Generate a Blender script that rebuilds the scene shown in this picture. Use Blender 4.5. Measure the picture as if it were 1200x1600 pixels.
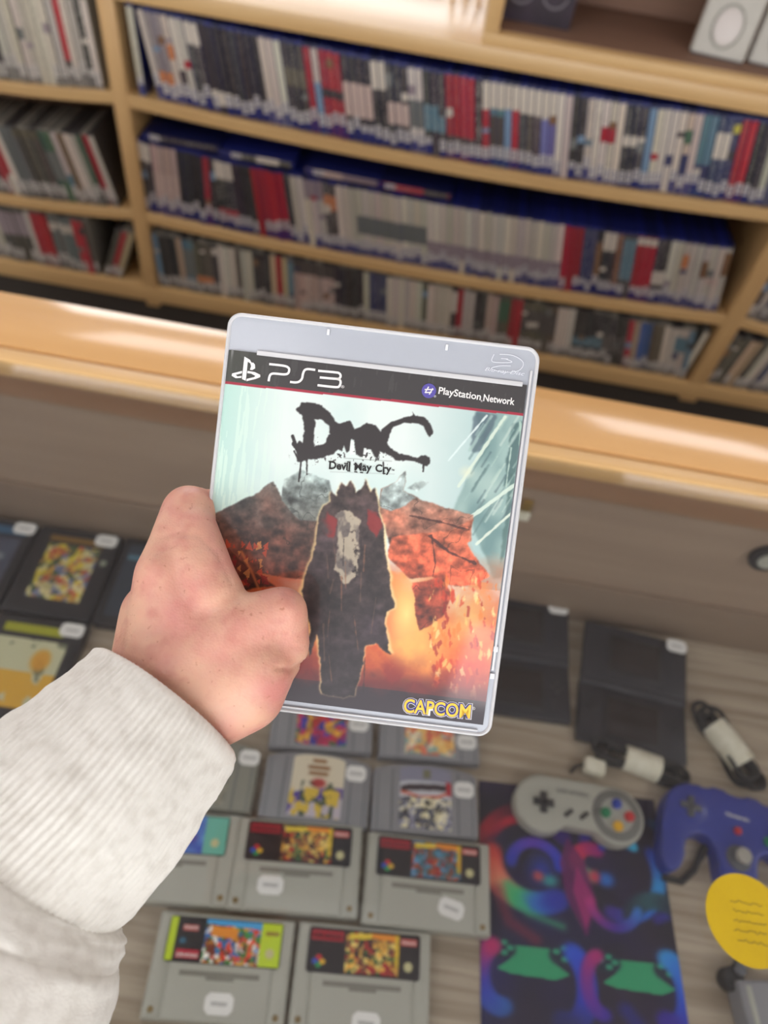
import bpy, bmesh, math, random
import numpy as np
from mathutils import Vector, Matrix
random.seed(7); rng = np.random.default_rng(11)
scene = bpy.context.scene
for o in list(bpy.data.objects): bpy.data.objects.remove(o)
PI = math.pi

# ------------------------------------------------------------------ camera
F = 1150.0; TH = math.radians(50.9); RO = math.atan(.178)
CAM = Vector((0, 0, 1.38))
FW = Vector((0, math.cos(TH), -math.sin(TH)))
_up = Vector((0, math.sin(TH), math.cos(TH))); _r = Vector((1, 0, 0))
RT = math.cos(RO) * _r + math.sin(RO) * _up          # image right
DN = math.sin(RO) * _r - math.cos(RO) * _up          # image down
cd = bpy.data.cameras.new('camera'); cam = bpy.data.objects.new('camera', cd)
scene.collection.objects.link(cam); scene.camera = cam
M3 = Matrix((RT, -DN, -FW)).transposed()
cam.matrix_world = Matrix.Translation(CAM) @ M3.to_4x4()
cd.sensor_fit = 'VERTICAL'; cd.sensor_height = 36; cd.sensor_width = 27; cd.lens = F / 1600 * 36
cd.clip_start = .01; cd.clip_end = 50
cd.dof.use_dof = True; cd.dof.focus_distance = .315; cd.dof.aperture_fstop = 6.8

# ------------------------------------------------------------------ world, lights, exposure
w = bpy.data.worlds.new('world'); scene.world = w; w.use_nodes = True
w.node_tree.nodes['Background'].inputs[0].default_value = (.95, .95, 1, 1)
w.node_tree.nodes['Background'].inputs[1].default_value = 1.05
vs = scene.view_settings
vs.view_transform = 'Standard'; vs.look = 'None'; vs.gamma = 1; vs.use_curve_mapping = False
vs.exposure = 0.22
PANEL_POWER = 4.6
FILL_FRONT = 4.5; GLARE_BACK = 5.5
PANELS = [(1.62, 2.85, 1.15, 1.0), (-1.05, 2.85, 1.45, 1.0), (-1.35, -.55, 1.25, .6), (2.1, -.6, 1.25, .6), (-2.6, 1.0, .6, 1.25), (2.9, .9, .6, 1.25), (-1.0, -2.2, 1.25, .6), (1.0, -2.2, 1.25, .6)]  # first two set by counter reflections; the rest added as extra light

# ------------------------------------------------------------------ helpers
def px_ray(x, y): return FW + RT * ((x - 600) / F) + DN * ((y - 800) / F)
def at_z(x, y, z):
    d = px_ray(x, y); return CAM + d * ((z - CAM.z) / d.z)
def at_y(x, y, Y):
    d = px_ray(x, y); return CAM + d * (Y / d.y)
def at_d(x, y, dep): return CAM + px_ray(x, y) * dep
def project(p):
    v = Vector(p) - CAM; z = v.dot(FW); return 600 + F * v.dot(RT) / z, 800 + F * v.dot(DN) / z

def srgb(r, g, b):
    f = lambda c: (c / 255) / 12.92 if c / 255 <= .04045 else ((c / 255 + .055) / 1.055) ** 2.4
    return (f(r), f(g), f(b), 1)

def link(o, parent=None):
    scene.collection.objects.link(o)
    if parent is not None: o.parent = parent
    return o
def tag(o, label=None, cat=None, group=None, kind=None):
    if label: o['label'] = label
    if cat: o['category'] = cat
    if group: o['group'] = group
    if kind: o['kind'] = kind
    return o
def empty(name, loc=(0, 0, 0), rz=0):
    o = bpy.data.objects.new(name, None); o.empty_display_size = .02
    o.location = loc; o.rotation_euler = (0, 0, rz); return link(o)

def mesh_of(name, verts, faces, mats, mi=None, smooth=False):
    me = bpy.data.meshes.new(name); me.from_pydata([tuple(v) for v in verts], [], faces)
    for m in (mats if isinstance(mats, (list, tuple)) else [mats]): me.materials.append(m)
    if mi: me.polygons.foreach_set('material_index', mi)
    if smooth: me.polygons.foreach_set('use_smooth', [True] * len(me.polygons))
    me.update(); return me

class MB:
    """collects shapes and links them as one mesh object"""
    def __init__(s): s.bm = bmesh.new(); s.slot = 0
    def _mark(s, faces):
        for f in faces: f.material_index = s.slot
    def box(s, x0, x1, y0, y1, z0, z1, bev=0, seg=2, mat=None):
        r = bmesh.ops.create_cube(s.bm, size=1)
        vs_ = r['verts']
        for v in vs_:
            v.co = Vector(((x0 + x1) / 2 + v.co.x * (x1 - x0), (y0 + y1) / 2 + v.co.y * (y1 - y0), (z0 + z1) / 2 + v.co.z * (z1 - z0)))
        fs = set(f for v in vs_ for f in v.link_faces)
        if bev:
            es = set(e for v in vs_ for e in v.link_edges)
            r2 = bmesh.ops.bevel(s.bm, geom=list(es), offset=bev, segments=seg, profile=.5, affect='EDGES')
            fs = set(f for f in r2['faces']) | set(f for f in fs if f.is_valid)
            vv = set(v for f in fs for v in f.verts)
        else: vv = set(vs_)
        s._mark(fs)
        if mat is not None:
            for v in vv: v.co = mat @ v.co
        return s
    def cyl(s, c, r, h, n=32, r2=None, mat=None, bev=0):
        m = Matrix.Translation(c)
        rr = bmesh.ops.create_cone(s.bm, cap_ends=True, segments=n, radius1=r, radius2=r if r2 is None else r2, depth=h)
        vs_ = rr['verts']; fs = set(f for v in vs_ for f in v.link_faces)
        if bev:
            es = [e for e in set(e for v in vs_ for e in v.link_edges) if len([f for f in e.link_faces if len(f.verts) > 4]) == 1]
            r2_ = bmesh.ops.bevel(s.bm, geom=es, offset=bev, segments=2, profile=.5, affect='EDGES')
            fs = set(r2_['faces']) | set(f for f in fs if f.is_valid)
        vv = set(v for f in fs for v in f.verts)
        for v in vv: v.co = m @ v.co
        if mat is not None:
            for v in vv: v.co = mat @ v.co
        s._mark(fs); return s
    def sphere(s, c, r, sc=(1, 1, 1), n=24):
        rr = bmesh.ops.create_uvsphere(s.bm, u_segments=n, v_segments=n // 2, radius=r)
        for v in rr['verts']: v.co = Vector((c[0] + v.co.x * sc[0], c[1] + v.co.y * sc[1], c[2] + v.co.z * sc[2]))
        s._mark(set(f for v in rr['verts'] for f in v.link_faces)); return s
    def prism(s, pts, z0, z1, bev=0, seg=2):
        vs_ = [s.bm.verts.new((p[0], p[1], z0)) for p in pts]
        f = s.bm.faces.new(vs_)
        r = bmesh.ops.extrude_face_region(s.bm, geom=[f])
        tv = [g for g in r['geom'] if isinstance(g, bmesh.types.BMVert)]
        for v in tv: v.co.z = z1
        fs = set(ff for v in vs_ + tv for ff in v.link_faces)
        if bev:
            top = [e for v in tv for e in v.link_edges if e.other_vert(v) in tv]
            r2 = bmesh.ops.bevel(s.bm, geom=list(set(top)), offset=bev, segments=seg, profile=.5, affect='EDGES')
            fs = set(x for x in fs if x.is_valid) | set(r2['faces'])
        s._mark(fs); return s
    def tube(s, pts, r, n=8, closed=False, flat=1.0):
        P = [Vector(p) for p in pts]; rings = []
        N = len(P); nrm = Vector((0, 0, 1))
        for i, p in enumerate(P):
            if closed: t = P[(i + 1) % N] - P[i - 1]
            else: t = P[min(i + 1, N - 1)] - P[max(i - 1, 0)]
            t.normalize(); b = t.cross(nrm)
            if b.length < .05: b = t.cross(Vector((1, 0, 0)))
            b.normalize(); c = b.cross(t)
            ri = r[i] if isinstance(r, (list, tuple)) else r
            rings.append([s.bm.verts.new(p + b * math.cos(a) * ri + c * math.sin(a) * ri * flat) for a in [2 * PI * k / n for k in range(n)]])
        fs = []
        for i in range(N if closed else N - 1):
            A, B = rings[i], rings[(i + 1) % N]
            for k in range(n): fs.append(s.bm.faces.new((A[k], A[(k + 1) % n], B[(k + 1) % n], B[k])))
        if not closed: fs.append(s.bm.faces.new(rings[0][::-1])); fs.append(s.bm.faces.new(rings[-1]))
        s._mark(fs); return s
    def build(s, name, mats, parent=None, smooth=True, angle=.6):
        bmesh.ops.recalc_face_normals(s.bm, faces=s.bm.faces[:])
        me = bpy.data.meshes.new(name); s.bm.to_mesh(me); s.bm.free()
        for m in (mats if isinstance(mats, (list, tuple)) else [mats]): me.materials.append(m)
        if smooth:
            me.polygons.foreach_set('use_smooth', [True] * len(me.polygons))
            me.set_sharp_from_angle(angle=angle)
        return link(bpy.data.objects.new(name, me), parent)

# ------------------------------------------------------------------ materials
def mat(name, col, rough=.5, spec=.5, metal=0, coat=0, coat_r=.05, noise=None, bump=None, sss=0, trans=0, sheen=0):
    m = bpy.data.materials.new(name); m.use_nodes = True; nt = m.node_tree
    b = nt.nodes['Principled BSDF']; b.inputs['Roughness'].default_value = rough
    b.inputs['Specular IOR Level'].default_value = spec; b.inputs['Metallic'].default_value = metal
    b.inputs['Coat Weight'].default_value = coat; b.inputs['Coat Roughness'].default_value = coat_r
    b.inputs['Base Color'].default_value = col
    b.inputs['Transmission Weight'].default_value = trans
    if sheen: b.inputs['Sheen Weight'].default_value = sheen
    if sss:
        b.inputs['Subsurface Weight'].default_value = sss; b.inputs['Subsurface Radius'].default_value = (1, .35, .2); b.inputs['Subsurface Scale'].default_value = .004
    tc = nt.nodes.new('ShaderNodeTexCoord')
    if noise:   # (scale xyz, amount, second colour)
        mp = nt.nodes.new('ShaderNodeMapping'); mp.inputs['Scale'].default_value = noise[0]
        nz = nt.nodes.new('ShaderNodeTexNoise'); nz.inputs['Scale'].default_value = 1; nz.inputs['Detail'].default_value = 4
        rp = nt.nodes.new('ShaderNodeMapRange'); rp.inputs['From Min'].default_value = .35; rp.inputs['From Max'].default_value = .65; rp.inputs['To Max'].default_value = noise[1]
        mx = nt.nodes.new('ShaderNodeMix'); mx.data_type = 'RGBA'
        mx.inputs[6].default_value = col; mx.inputs[7].default_value = noise[2]
        nt.links.new(tc.outputs['Object'], mp.inputs[0]); nt.links.new(mp.outputs[0], nz.inputs['Vector'])
        nt.links.new(nz.outputs[0], rp.inputs[0]); nt.links.new(rp.outputs[0], mx.inputs[0]); nt.links.new(mx.outputs[2], b.inputs['Base Color'])
    if bump:    # (scale, distance)
        nz = nt.nodes.new('ShaderNodeTexNoise'); nz.inputs['Scale'].default_value = bump[0]; nz.inputs['Detail'].default_value = 3
        bp = nt.nodes.new('ShaderNodeBump'); bp.inputs['Distance'].default_value = bump[1]; bp.inputs['Strength'].default_value = .6
        nt.links.new(tc.outputs['Object'], nz.inputs['Vector']); nt.links.new(nz.outputs[0], bp.inputs['Height']); nt.links.new(bp.outputs[0], b.inputs['Normal'])
    return m

birch = mat('birch_veneer', srgb(208, 172, 118), .45, noise=((3, 60, 60), .5, srgb(190, 150, 98)))
birch_v = mat('birch_veneer_upright', srgb(205, 168, 115), .45, noise=((60, 60, 3), .5, srgb(188, 148, 98)))
dark_shelf = mat('dark_brown_board', srgb(126, 96, 78), .6, noise=((3, 50, 50), .4, srgb(108, 80, 64)))  # dark brown of the back boards and hutch interior
plinth_m = mat('dark_plinth', srgb(62, 56, 50), .7)
counter_wood = mat('counter_beech', srgb(224, 176, 118), .13, spec=.7, noise=((2, 40, 40), .6, srgb(216, 166, 106)))
edge_wood = mat('counter_edge', srgb(226, 184, 126), .35, noise=((3, 60, 60), .5, srgb(210, 165, 105)))
back_wood = mat('cabinet_back_laminate', srgb(168, 146, 126), .5, noise=((2, 20, 30), .6, srgb(146, 124, 108)))
back_wood2 = mat('cabinet_rail_laminate', srgb(166, 128, 98), .5, noise=((2, 20, 30), .6, srgb(150, 112, 84)))
back_wood3 = mat('cabinet_lower_laminate', srgb(146, 126, 108), .5, noise=((2, 20, 30), .6, srgb(128, 108, 92)))
deck_m = mat('greyed_oak_laminate', srgb(186, 172, 152), .5, noise=((6, 130, 130), .9, srgb(148, 132, 112)))
white_wall = mat('painted_wall', srgb(225, 222, 215), .8)
ceil_m = mat('ceiling_tile', srgb(205, 198, 200), .9)
floor_m = mat('grey_carpet', srgb(120, 112, 105), .9, noise=((60, 60, 60), .6, srgb(95, 90, 84)))
panel_frame = mat('panel_frame', srgb(220, 220, 220), .5)
cart_grey = mat('cartridge_grey', srgb(178, 178, 166), .5, bump=(900, .00004))
cart_grey_d = mat('cartridge_groove', srgb(132, 130, 120), .6)
n64_grey = mat('cartridge_cool_grey', srgb(142, 142, 146), .5, bump=(900, .00004))
n64_groove = mat('cartridge_cool_groove', srgb(104, 104, 108), .6)
olive_grey = mat('cartridge_olive_grey', srgb(142, 142, 130), .5)
black_m = mat('satin_black_plastic', srgb(46, 47, 53), .42)
black_gloss = mat('black_screen', srgb(46, 42, 42), .15)
black_dull = mat('matt_black_rubber', srgb(38, 38, 38), .6)
box_black = mat('black_box_plastic', srgb(38, 38, 42), .4)
screw_m = mat('brass_screw', srgb(150, 130, 92), .4, metal=.7)
tape_white = mat('white_tape', srgb(235, 232, 214), .6, noise=((90, 90, 30), .5, srgb(205, 200, 170)))
blue_pad = mat('translucent_blue_plastic', srgb(48, 62, 150), .3, coat=.3)
grey_btn = mat('grey_button', srgb(92, 94, 100), .45)
pad_face = mat('pad_dark_grey_face', srgb(116, 116, 112), .5)
pad_slot = mat('pad_black_buttons', srgb(52, 52, 54), .5)
red_m = mat('red_plastic', srgb(196, 44, 48), .35)
green_m = mat('green_plastic', srgb(30, 130, 88), .35)
blue_m = mat('blue_plastic', srgb(40, 66, 168), .35)
yellow_m = mat('yellow_plastic', srgb(232, 178, 36), .35)
yellow_paper = mat('yellow_sticker_paper', srgb(204, 172, 30), .25, noise=((30, 30, 30), .4, srgb(190, 158, 26)))
ink = mat('dark_ink', srgb(96, 84, 30), .6)
white_print = mat('white_print', srgb(238, 236, 230), .5)
grey_emb = mat('pale_emblem', srgb(198, 190, 184), .4)
light_grey_box = mat('light_grey_plastic', srgb(178, 174, 164), .5, noise=((40, 40, 40), .3, srgb(160, 156, 146)))
brass = mat('brass', srgb(190, 160, 90), .3, metal=.8)

def sticker_mat():
    m = mat('price_sticker_paper', srgb(238, 238, 234), .55); nt = m.node_tree; b = nt.nodes['Principled BSDF']
    tc = nt.nodes.new('ShaderNodeTexCoord'); mp = nt.nodes.new('ShaderNodeMapping'); mp.inputs['Scale'].default_value = (700, 260, 1)
    nz = nt.nodes.new('ShaderNodeTexNoise'); nz.inputs['Scale'].default_value = 1
    sx = nt.nodes.new('ShaderNodeSeparateXYZ')
    def rng_(sock, a, bb):
        n1 = nt.nodes.new('ShaderNodeMath'); n1.operation = 'ABSOLUTE'; nt.links.new(sock, n1.inputs[0])
        n2 = nt.nodes.new('ShaderNodeMath'); n2.operation = 'LESS_THAN'; n2.inputs[1].default_value = a; nt.links.new(n1.outputs[0], n2.inputs[0]); return n2.outputs[0]
    nt.links.new(tc.outputs['Object'], sx.inputs[0]); nt.links.new(tc.outputs['Object'], mp.inputs[0]); nt.links.new(mp.outputs[0], nz.inputs['Vector'])
    a = rng_(sx.outputs[0], .0075, 0); c = rng_(sx.outputs[1], .0017, 0)
    mu = nt.nodes.new('ShaderNodeMath'); mu.operation = 'MULTIPLY'; nt.links.new(a, mu.inputs[0]); nt.links.new(c, mu.inputs[1])
    mu2 = nt.nodes.new('ShaderNodeMath'); mu2.operation = 'MULTIPLY'; nt.links.new(mu.outputs[0], mu2.inputs[0]); nt.links.new(nz.outputs[0], mu2.inputs[1])
    mx = nt.nodes.new('ShaderNodeMix'); mx.data_type = 'RGBA'; mx.inputs[6].default_value = srgb(238, 238, 234); mx.inputs[7].default_value = srgb(120, 120, 120)
    nt.links.new(mu2.outputs[0], mx.inputs[0]); nt.links.new(mx.outputs[2], b.inputs['Base Color']); return m
sticker_m = sticker_mat()

def print_mat(name, rough=.45, coat=0, coat_r=.08):     # colour comes from the printed artwork stored on the mesh
    m = bpy.data.materials.new(name); m.use_nodes = True; nt = m.node_tree; b = nt.nodes['Principled BSDF']
    a = nt.nodes.new('ShaderNodeAttribute'); a.attribute_name = 'print'
    nt.links.new(a.outputs['Color'], b.inputs['Base Color'])
    b.inputs['Roughness'].default_value = rough; b.inputs['Coat Weight'].default_value = coat; b.inputs['Coat Roughness'].default_value = coat_r
    return m
print_label = print_mat('printed_label', .5)
print_cover = print_mat('printed_cover_under_film', .5, 1.0, .06)
print_cloth = print_mat('printed_cloth', .75)

def glass_mat():
    m = bpy.data.materials.new('counter_glass'); m.use_nodes = True; nt = m.node_tree; nt.nodes.clear()
    out = nt.nodes.new('ShaderNodeOutputMaterial'); mx = nt.nodes.new('ShaderNodeMixShader')
    tr = nt.nodes.new('ShaderNodeBsdfTransparent'); tr.inputs[0].default_value = (.95, .96, .955, 1)
    gl = nt.nodes.new('ShaderNodeBsdfGlossy'); gl.inputs['Roughness'].default_value = .02
    ge = nt.nodes.new('ShaderNodeNewGeometry'); dt = nt.nodes.new('ShaderNodeVectorMath'); dt.operation = 'DOT_PRODUCT'
    nt.links.new(ge.outputs['Normal'], dt.inputs[0]); nt.links.new(ge.outputs['Incoming'], dt.inputs[1])
    def mm(op, a, b_=0.0):
        n_ = nt.nodes.new('ShaderNodeMath'); n_.operation = op
        for i_, v_ in enumerate((a, b_)):
            if isinstance(v_, float): n_.inputs[i_].default_value = v_
            else: nt.links.new(v_, n_.inputs[i_])
        return n_.outputs[0]
    fz = mm('ADD', mm('MULTIPLY', mm('POWER', mm('SUBTRACT', 1.0, mm('ABSOLUTE', dt.outputs['Value'])), 5.0), .955), .045)
    nt.links.new(fz, mx.inputs[0]); nt.links.new(tr.outputs[0], mx.inputs[1]); nt.links.new(gl.outputs[0], mx.inputs[2]); nt.links.new(mx.outputs[0], out.inputs[0])
    return m
glass_m = glass_mat()
def shell_mat(name, col, alpha, rough=.25):
    m = bpy.data.materials.new(name); m.use_nodes = True; nt = m.node_tree; b = nt.nodes['Principled BSDF']; out = nt.nodes['Material Output']
    b.inputs['Base Color'].default_value = col; b.inputs['Roughness'].default_value = rough
    tr = nt.nodes.new('ShaderNodeBsdfTransparent'); mx = nt.nodes.new('ShaderNodeMixShader'); mx.inputs[0].default_value = alpha
    nt.links.new(tr.outputs[0], mx.inputs[1]); nt.links.new(b.outputs[0], mx.inputs[2]); nt.links.new(mx.outputs[0], out.inputs[0])
    return m
frosted = shell_mat('frosted_clear_plastic', srgb(205, 210, 218), .62, .22)
frosted_edge = shell_mat('frosted_clear_rim', srgb(224, 224, 224), .8, .18)

def emis(name, col, s):
    m = bpy.data.materials.new(name); m.use_nodes = True; nt = m.node_tree; nt.nodes.clear()
    out = nt.nodes.new('ShaderNodeOutputMaterial'); e = nt.nodes.new('ShaderNodeEmission'); e.inputs[0].default_value = col; e.inputs[1].default_value = s
    nt.links.new(e.outputs[0], out.inputs[0]); return m
lamp_m = emis('lamp_diffuser', (1, .96, .97, 1), PANEL_POWER)

# ------------------------------------------------------------------ painting helpers for printed artwork (flat ink only)
def lin(c):
    c = np.asarray(c, float) / 255; return np.where(c <= .04045, c / 12.92, ((c + .055) / 1.055) ** 2.4)
def fbm(h, w_, sx, sy, octv=4, seed=0):
    g = np.random.default_rng(seed); out = np.zeros((h, w_)); amp = 1; tot = 0
    for o in range(octv):
        nx = max(2, int(sx * 2 ** o) + 2); ny = max(2, int(sy * 2 ** o) + 2); a = g.random((ny, nx))
        X = np.linspace(0, nx - 1.001, w_); Y = np.linspace(0, ny - 1.001, h); xi = X.astype(int); yi = Y.astype(int)
        fx = X - xi; fy = (Y - yi)[:, None]; fx = fx * fx * (3 - 2 * fx); fy = fy * fy * (3 - 2 * fy)
        A = a[yi][:, xi] * (1 - fx) + a[yi][:, xi + 1] * fx; B = a[yi + 1][:, xi] * (1 - fx) + a[yi + 1][:, xi + 1] * fx
        out += amp * (A * (1 - fy) + B * fy); tot += amp; amp *= .5
    return out / tot
class Canvas:
    def __init__(s, w_, h, col=(128, 128, 128), tr=None):
        s.w, s.h = w_, h; s.im = np.ones((h, w_, 3)) * np.array(col, float)
        s.X, s.Y = np.meshgrid((np.arange(w_) + .5), (np.arange(h) + .5)); s.tr = tr or (lambda p: p)
    def fill(s, mask, col, a=1.0):
        m = (np.clip(mask, 0, 1) * a)[..., None]; col = np.array(col, float) if not isinstance(col, np.ndarray) or col.ndim == 1 else col
        s.im = s.im * (1 - m) + col * m
    def polymask(s, pts, warp=0):
        P = [s.tr(p) for p in pts]; ins = np.zeros((s.h, s.w), bool); n = len(P)
        sX, sY = s.X, s.Y
        if warp: sX = sX + (fbm(s.h, s.w, 30, 36, 4, 501) - .5) * warp; sY = sY + (fbm(s.h, s.w, 30, 36, 4, 502) - .5) * warp
        for i in range(n):
            x1, y1 = P[i]; x2, y2 = P[(i + 1) % n]
            if y1 == y2: continue
            c = ((y1 > sY) != (y2 > sY)) & (sX < (x2 - x1) * (sY - y1) / (y2 - y1) + x1); ins ^= c
        return ins.astype(float)
    def poly(s, pts, col, a=1): s.fill(s.polymask(pts), col, a)
    def dist(s, pts):
        P = [s.tr(p) for p in pts]; d = np.full((s.h, s.w), 1e9)
        if len(P) == 1: return np.hypot(s.X - P[0][0], s.Y - P[0][1])
        for (x1, y1), (x2, y2) in zip(P[:-1], P[1:]):
            dx, dy = x2 - x1, y2 - y1; L = dx * dx + dy * dy + 1e-9
            t = np.clip(((s.X - x1) * dx + (s.Y - y1) * dy) / L, 0, 1); d = np.minimum(d, np.hypot(s.X - x1 - t * dx, s.Y - y1 - t * dy))
        return d
    def stroke(s, pts, wd, col, a=1, soft=1, rough=None):
        d = s.dist(pts)
        if rough is not None: d = d + rough
        s.fill(np.clip((wd / 2 - d) / soft + .5, 0, 1), col, a)
    def blob(s, p, rx, ry, col, a=1, soft=.5):
        x, y = s.tr(p); r = np.hypot((s.X - x) / rx, (s.Y - y) / ry); s.fill(np.clip((1 - r) / soft, 0, 1), col, a)
def grid_mesh(name, cv, fpos, material, flip=True):
    """grid sheet whose print colour follows the canvas; fpos(u,v)->xyz with u,v arrays 0..1 (v down)"""
    h, w_ = cv.h, cv.w
    U, V = np.meshgrid(np.linspace(0, 1, w_), np.linspace(0, 1, h)); co = fpos(U.ravel(), V.ravel())
    idx = np.arange(h * w_).reshape(h, w_)
    q = np.stack([idx[1:, :-1], idx[1:, 1:], idx[:-1, 1:], idx[:-1, :-1]], -1).reshape(-1, 4)
    me = bpy.data.meshes.new(name); me.vertices.add(h * w_); me.vertices.foreach_set('co', co.astype(np.float32).ravel())
    nf = len(q); me.loops.add(nf * 4); me.loops.foreach_set('vertex_index', q.astype(np.int32).ravel())
    me.polygons.add(nf); me.polygons.foreach_set('loop_start', np.arange(0, nf * 4, 4, dtype=np.int32)); me.update(calc_edges=True)
    at = me.color_attributes.new('print', 'FLOAT_COLOR', 'POINT')
    c4 = np.ones((h * w_, 4)); c4[:, :3] = lin(np.clip(cv.im, 0, 255)).reshape(-1, 3); at.data.foreach_set('color', c4.astype(np.float32).ravel())
    me.materials.append(material); me.polygons.foreach_set('use_smooth', [True] * nf)
    return me
def flat_print(name, cv, x0, x1, y0, y1, z, material, parent):
    def fp(u, v): return np.stack([x0 + (x1 - x0) * u, y1 + (y0 - y1) * v, np.full_like(u, z)], 1)
    return link(bpy.data.objects.new(name, grid_mesh(name, cv, fp, material)), parent)

def text_obj(name, s, x0, x1, y0, y1, z, material, parent, bold=0.0, shear=0, thick=.00008, rot=0, spacing=1):
    cu = bpy.data.curves.new(name, 'FONT'); cu.body = s; cu.size = 1; cu.offset = bold; cu.shear = shear; cu.space_character = spacing; cu.resolution_u = 4
    t = bpy.data.objects.new(name, cu); scene.collection.objects.link(t)
    dg = bpy.context.evaluated_depsgraph_get(); me = bpy.data.meshes.new_from_object(t.evaluated_get(dg)); bpy.data.objects.remove(t)
    n = len(me.vertices); co = np.empty(n * 3); me.vertices.foreach_get('co', co); co = co.reshape(-1, 3)
    mn, mxx = co.min(0), co.max(0)
    co[:, 0] = x0 + (co[:, 0] - mn[0]) / (mxx[0] - mn[0]) * (x1 - x0); co[:, 1] = y0 + (co[:, 1] - mn[1]) / (mxx[1] - mn[1]) * (y1 - y0); co[:, 2] = z
    if rot:
        cx, cy = (x0 + x1) / 2, (y0 + y1) / 2; X = co[:, 0] - cx; Y = co[:, 1] - cy; co[:, 0] = cx + X * math.cos(rot) - Y * math.sin(rot); co[:, 1] = cy + X * math.sin(rot) + Y * math.cos(rot)
    me.vertices.foreach_set('co', co.ravel()); me.materials.clear(); me.materials.append(material); me.update()
    me.name = name; return link(bpy.data.objects.new(name, me), parent)
def picture(h, w_, cols, seed, sx=7, sy=4):       # generic busy colour picture
    out = np.zeros((h, w_, 3)); acc = np.full((h, w_), -1.0)
    for i, c in enumerate(cols):
        f = fbm(h, w_, sx * 1.5, sy * 1.6, 4, seed * 31 + i); m = f > acc; acc = np.where(m, f, acc); out[m] = c
    return np.clip(out * (.75 + .5 * fbm(h, w_, 14, 9, 3, seed + 900))[..., None], 0, 255)

# ================================================================== THE ROOM
def struct(name, b, m): return tag(b.build(name, m, smooth=False), kind='structure')
struct('floor', MB().box(-3.5, 3.5, -3.5, 4.5, -.05, 0), floor_m)
struct('ceiling', MB().box(-3.5, 3.5, -3.5, 4.5, 2.72, 2.78), ceil_m)
struct('wall_back', MB().box(-3.5, 3.5, 4.5, 4.6, 0, 2.72), white_wall)
struct('wall_left', MB().box(-3.6, -3.5, -3.5, 4.6, 0, 2.72), white_wall)
struct('wall_right', MB().box(3.5, 3.6, -3.5, 4.6, 0, 2.72), white_wall)
fwall = MB(); fwall.box(-3.5, 3.5, -3.6, -3.5, 0, .5); fwall.box(-3.5, 3.5, -3.6, -3.5, 2.45, 2.72); fwall.box(-3.5, -2.9, -3.6, -3.5, .5, 2.45); fwall.box(2.9, 3.5, -3.6, -3.5, .5, 2.45)
struct('wall_front', fwall, white_wall)
def window(name, x0, x1, y, z0, z1, sgn, power):
    f = MB(); t = .05
    for a in ((x0, x1, z0, z0 + t), (x0, x1, z1 - t, z1), (x0, x0 + t, z0, z1), (x1 - t, x1, z0, z1), ((x0 + x1) / 2 - t / 2, (x0 + x1) / 2 + t / 2, z0, z1)): f.box(a[0], a[1], y - .03, y + .03, a[2], a[3])
    o = f.build(name, panel_frame, None, False); tag(o, kind='structure')
    MB().box(x0, x1, y - .01 * sgn - .002, y - .01 * sgn + .002, z0, z1).build('glow_pane', emis('glow_' + name, (.95, .97, 1, 1), power), o, False)
window('fill_window', -2.9, 2.9, -3.53, .5, 2.45, 1, FILL_FRONT)  # unseen glowing window added as fill light from behind the camera
window('glare_window', -2.6, .6, 4.47, 1.45, 2.5, -1, GLARE_BACK)  # guessed window, added for the glare on the bookcase top
for i, (x, y, sx, sy) in enumerate(PANELS):
    r = empty('ceiling_light', (x, y, 2.72))
    fr = MB(); t = .025
    fr.box(-sx / 2 - t, sx / 2 + t, -sy / 2 - t, -sy / 2, -.02, 0); fr.box(-sx / 2 - t, sx / 2 + t, sy / 2, sy / 2 + t, -.02, 0)
    fr.box(-sx / 2 - t, -sx / 2, -sy / 2, sy / 2, -.02, 0); fr.box(sx / 2, sx / 2 + t, -sy / 2, sy / 2, -.02, 0)
    fr.build('frame', panel_frame, r, False)
    MB().box(-sx / 2, sx / 2, -sy / 2, sy / 2, -.012, -.002).build('diffuser', lamp_m, r, False)
    tag(r, 'flat rectangular ceiling light panel above the shop', 'ceiling light', 'ceiling light panels above the shop')

# ------------------------------------------------------------------ glass counter
DZ, GZ = .55, .857
ct = empty('display_counter', (0, 0, 0))
tag(ct, 'glass topped wooden display counter holding cartridges and controllers', 'display counter')
MB().box(-1.3, 1.3, -.3, .553, DZ - .03, DZ).build('display_deck', deck_m, ct, False)
MB().box(-1.3, 1.3, .553, .575, .0, .836).build('back_panel', back_wood, ct, False)
MB().box(-1.3, 1.3, .543, .553, .795, .836, .001).build('top_rail', back_wood2, ct)
MB().box(-1.3, 1.3, .547, .553, DZ, .632, .001).build('lower_back_board', back_wood3, ct)
MB().box(-1.3, 1.3, .552, .634, .836, .860, .0015).build('worktop', counter_wood, ct)
MB().box(-1.3, 1.3, .531, .5485, .836, .8595, .002).build('edge_strip', edge_wood, ct)
MB().box(-1.3, 1.3, -.32, -.3, 0, .85).build('front_panel', back_wood, ct, False)
for s in (-1, 1): MB().box(s * 1.3 - .012, s * 1.3 + .012, -.3, .553, 0, .85).build('side_panel', back_wood, ct, False)
MB().box(-1.3, 1.3, -.32, .5305, .851, GZ, .0005).build('glass_top', glass_m, ct, False)
p = at_y(1199, 868, .553)
g = MB(); g.cyl((0, 0, 0), .021, .008, 32, bev=.002); g.build('grommet_ring', pad_slot)
gr = bpy.data.objects['grommet_ring']; gr.name = 'cable_grommet'; gr.location = (p.x, .549, p.z); gr.rotation_euler = (PI / 2, 0, 0)
tag(gr, 'round dark grey cable grommet on the back wall inside the glass counter', 'cable grommet')
g = MB(); g.cyl((0, 0, .005), .012, .002, 24); g.build('inner_disc', cart_grey, gr)
p = at_y(822, 795, .548); r = empty('reflection_block', (p.x, .5525, p.z))  # small blocks shaped after a likely reflection, not a fitting
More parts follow.
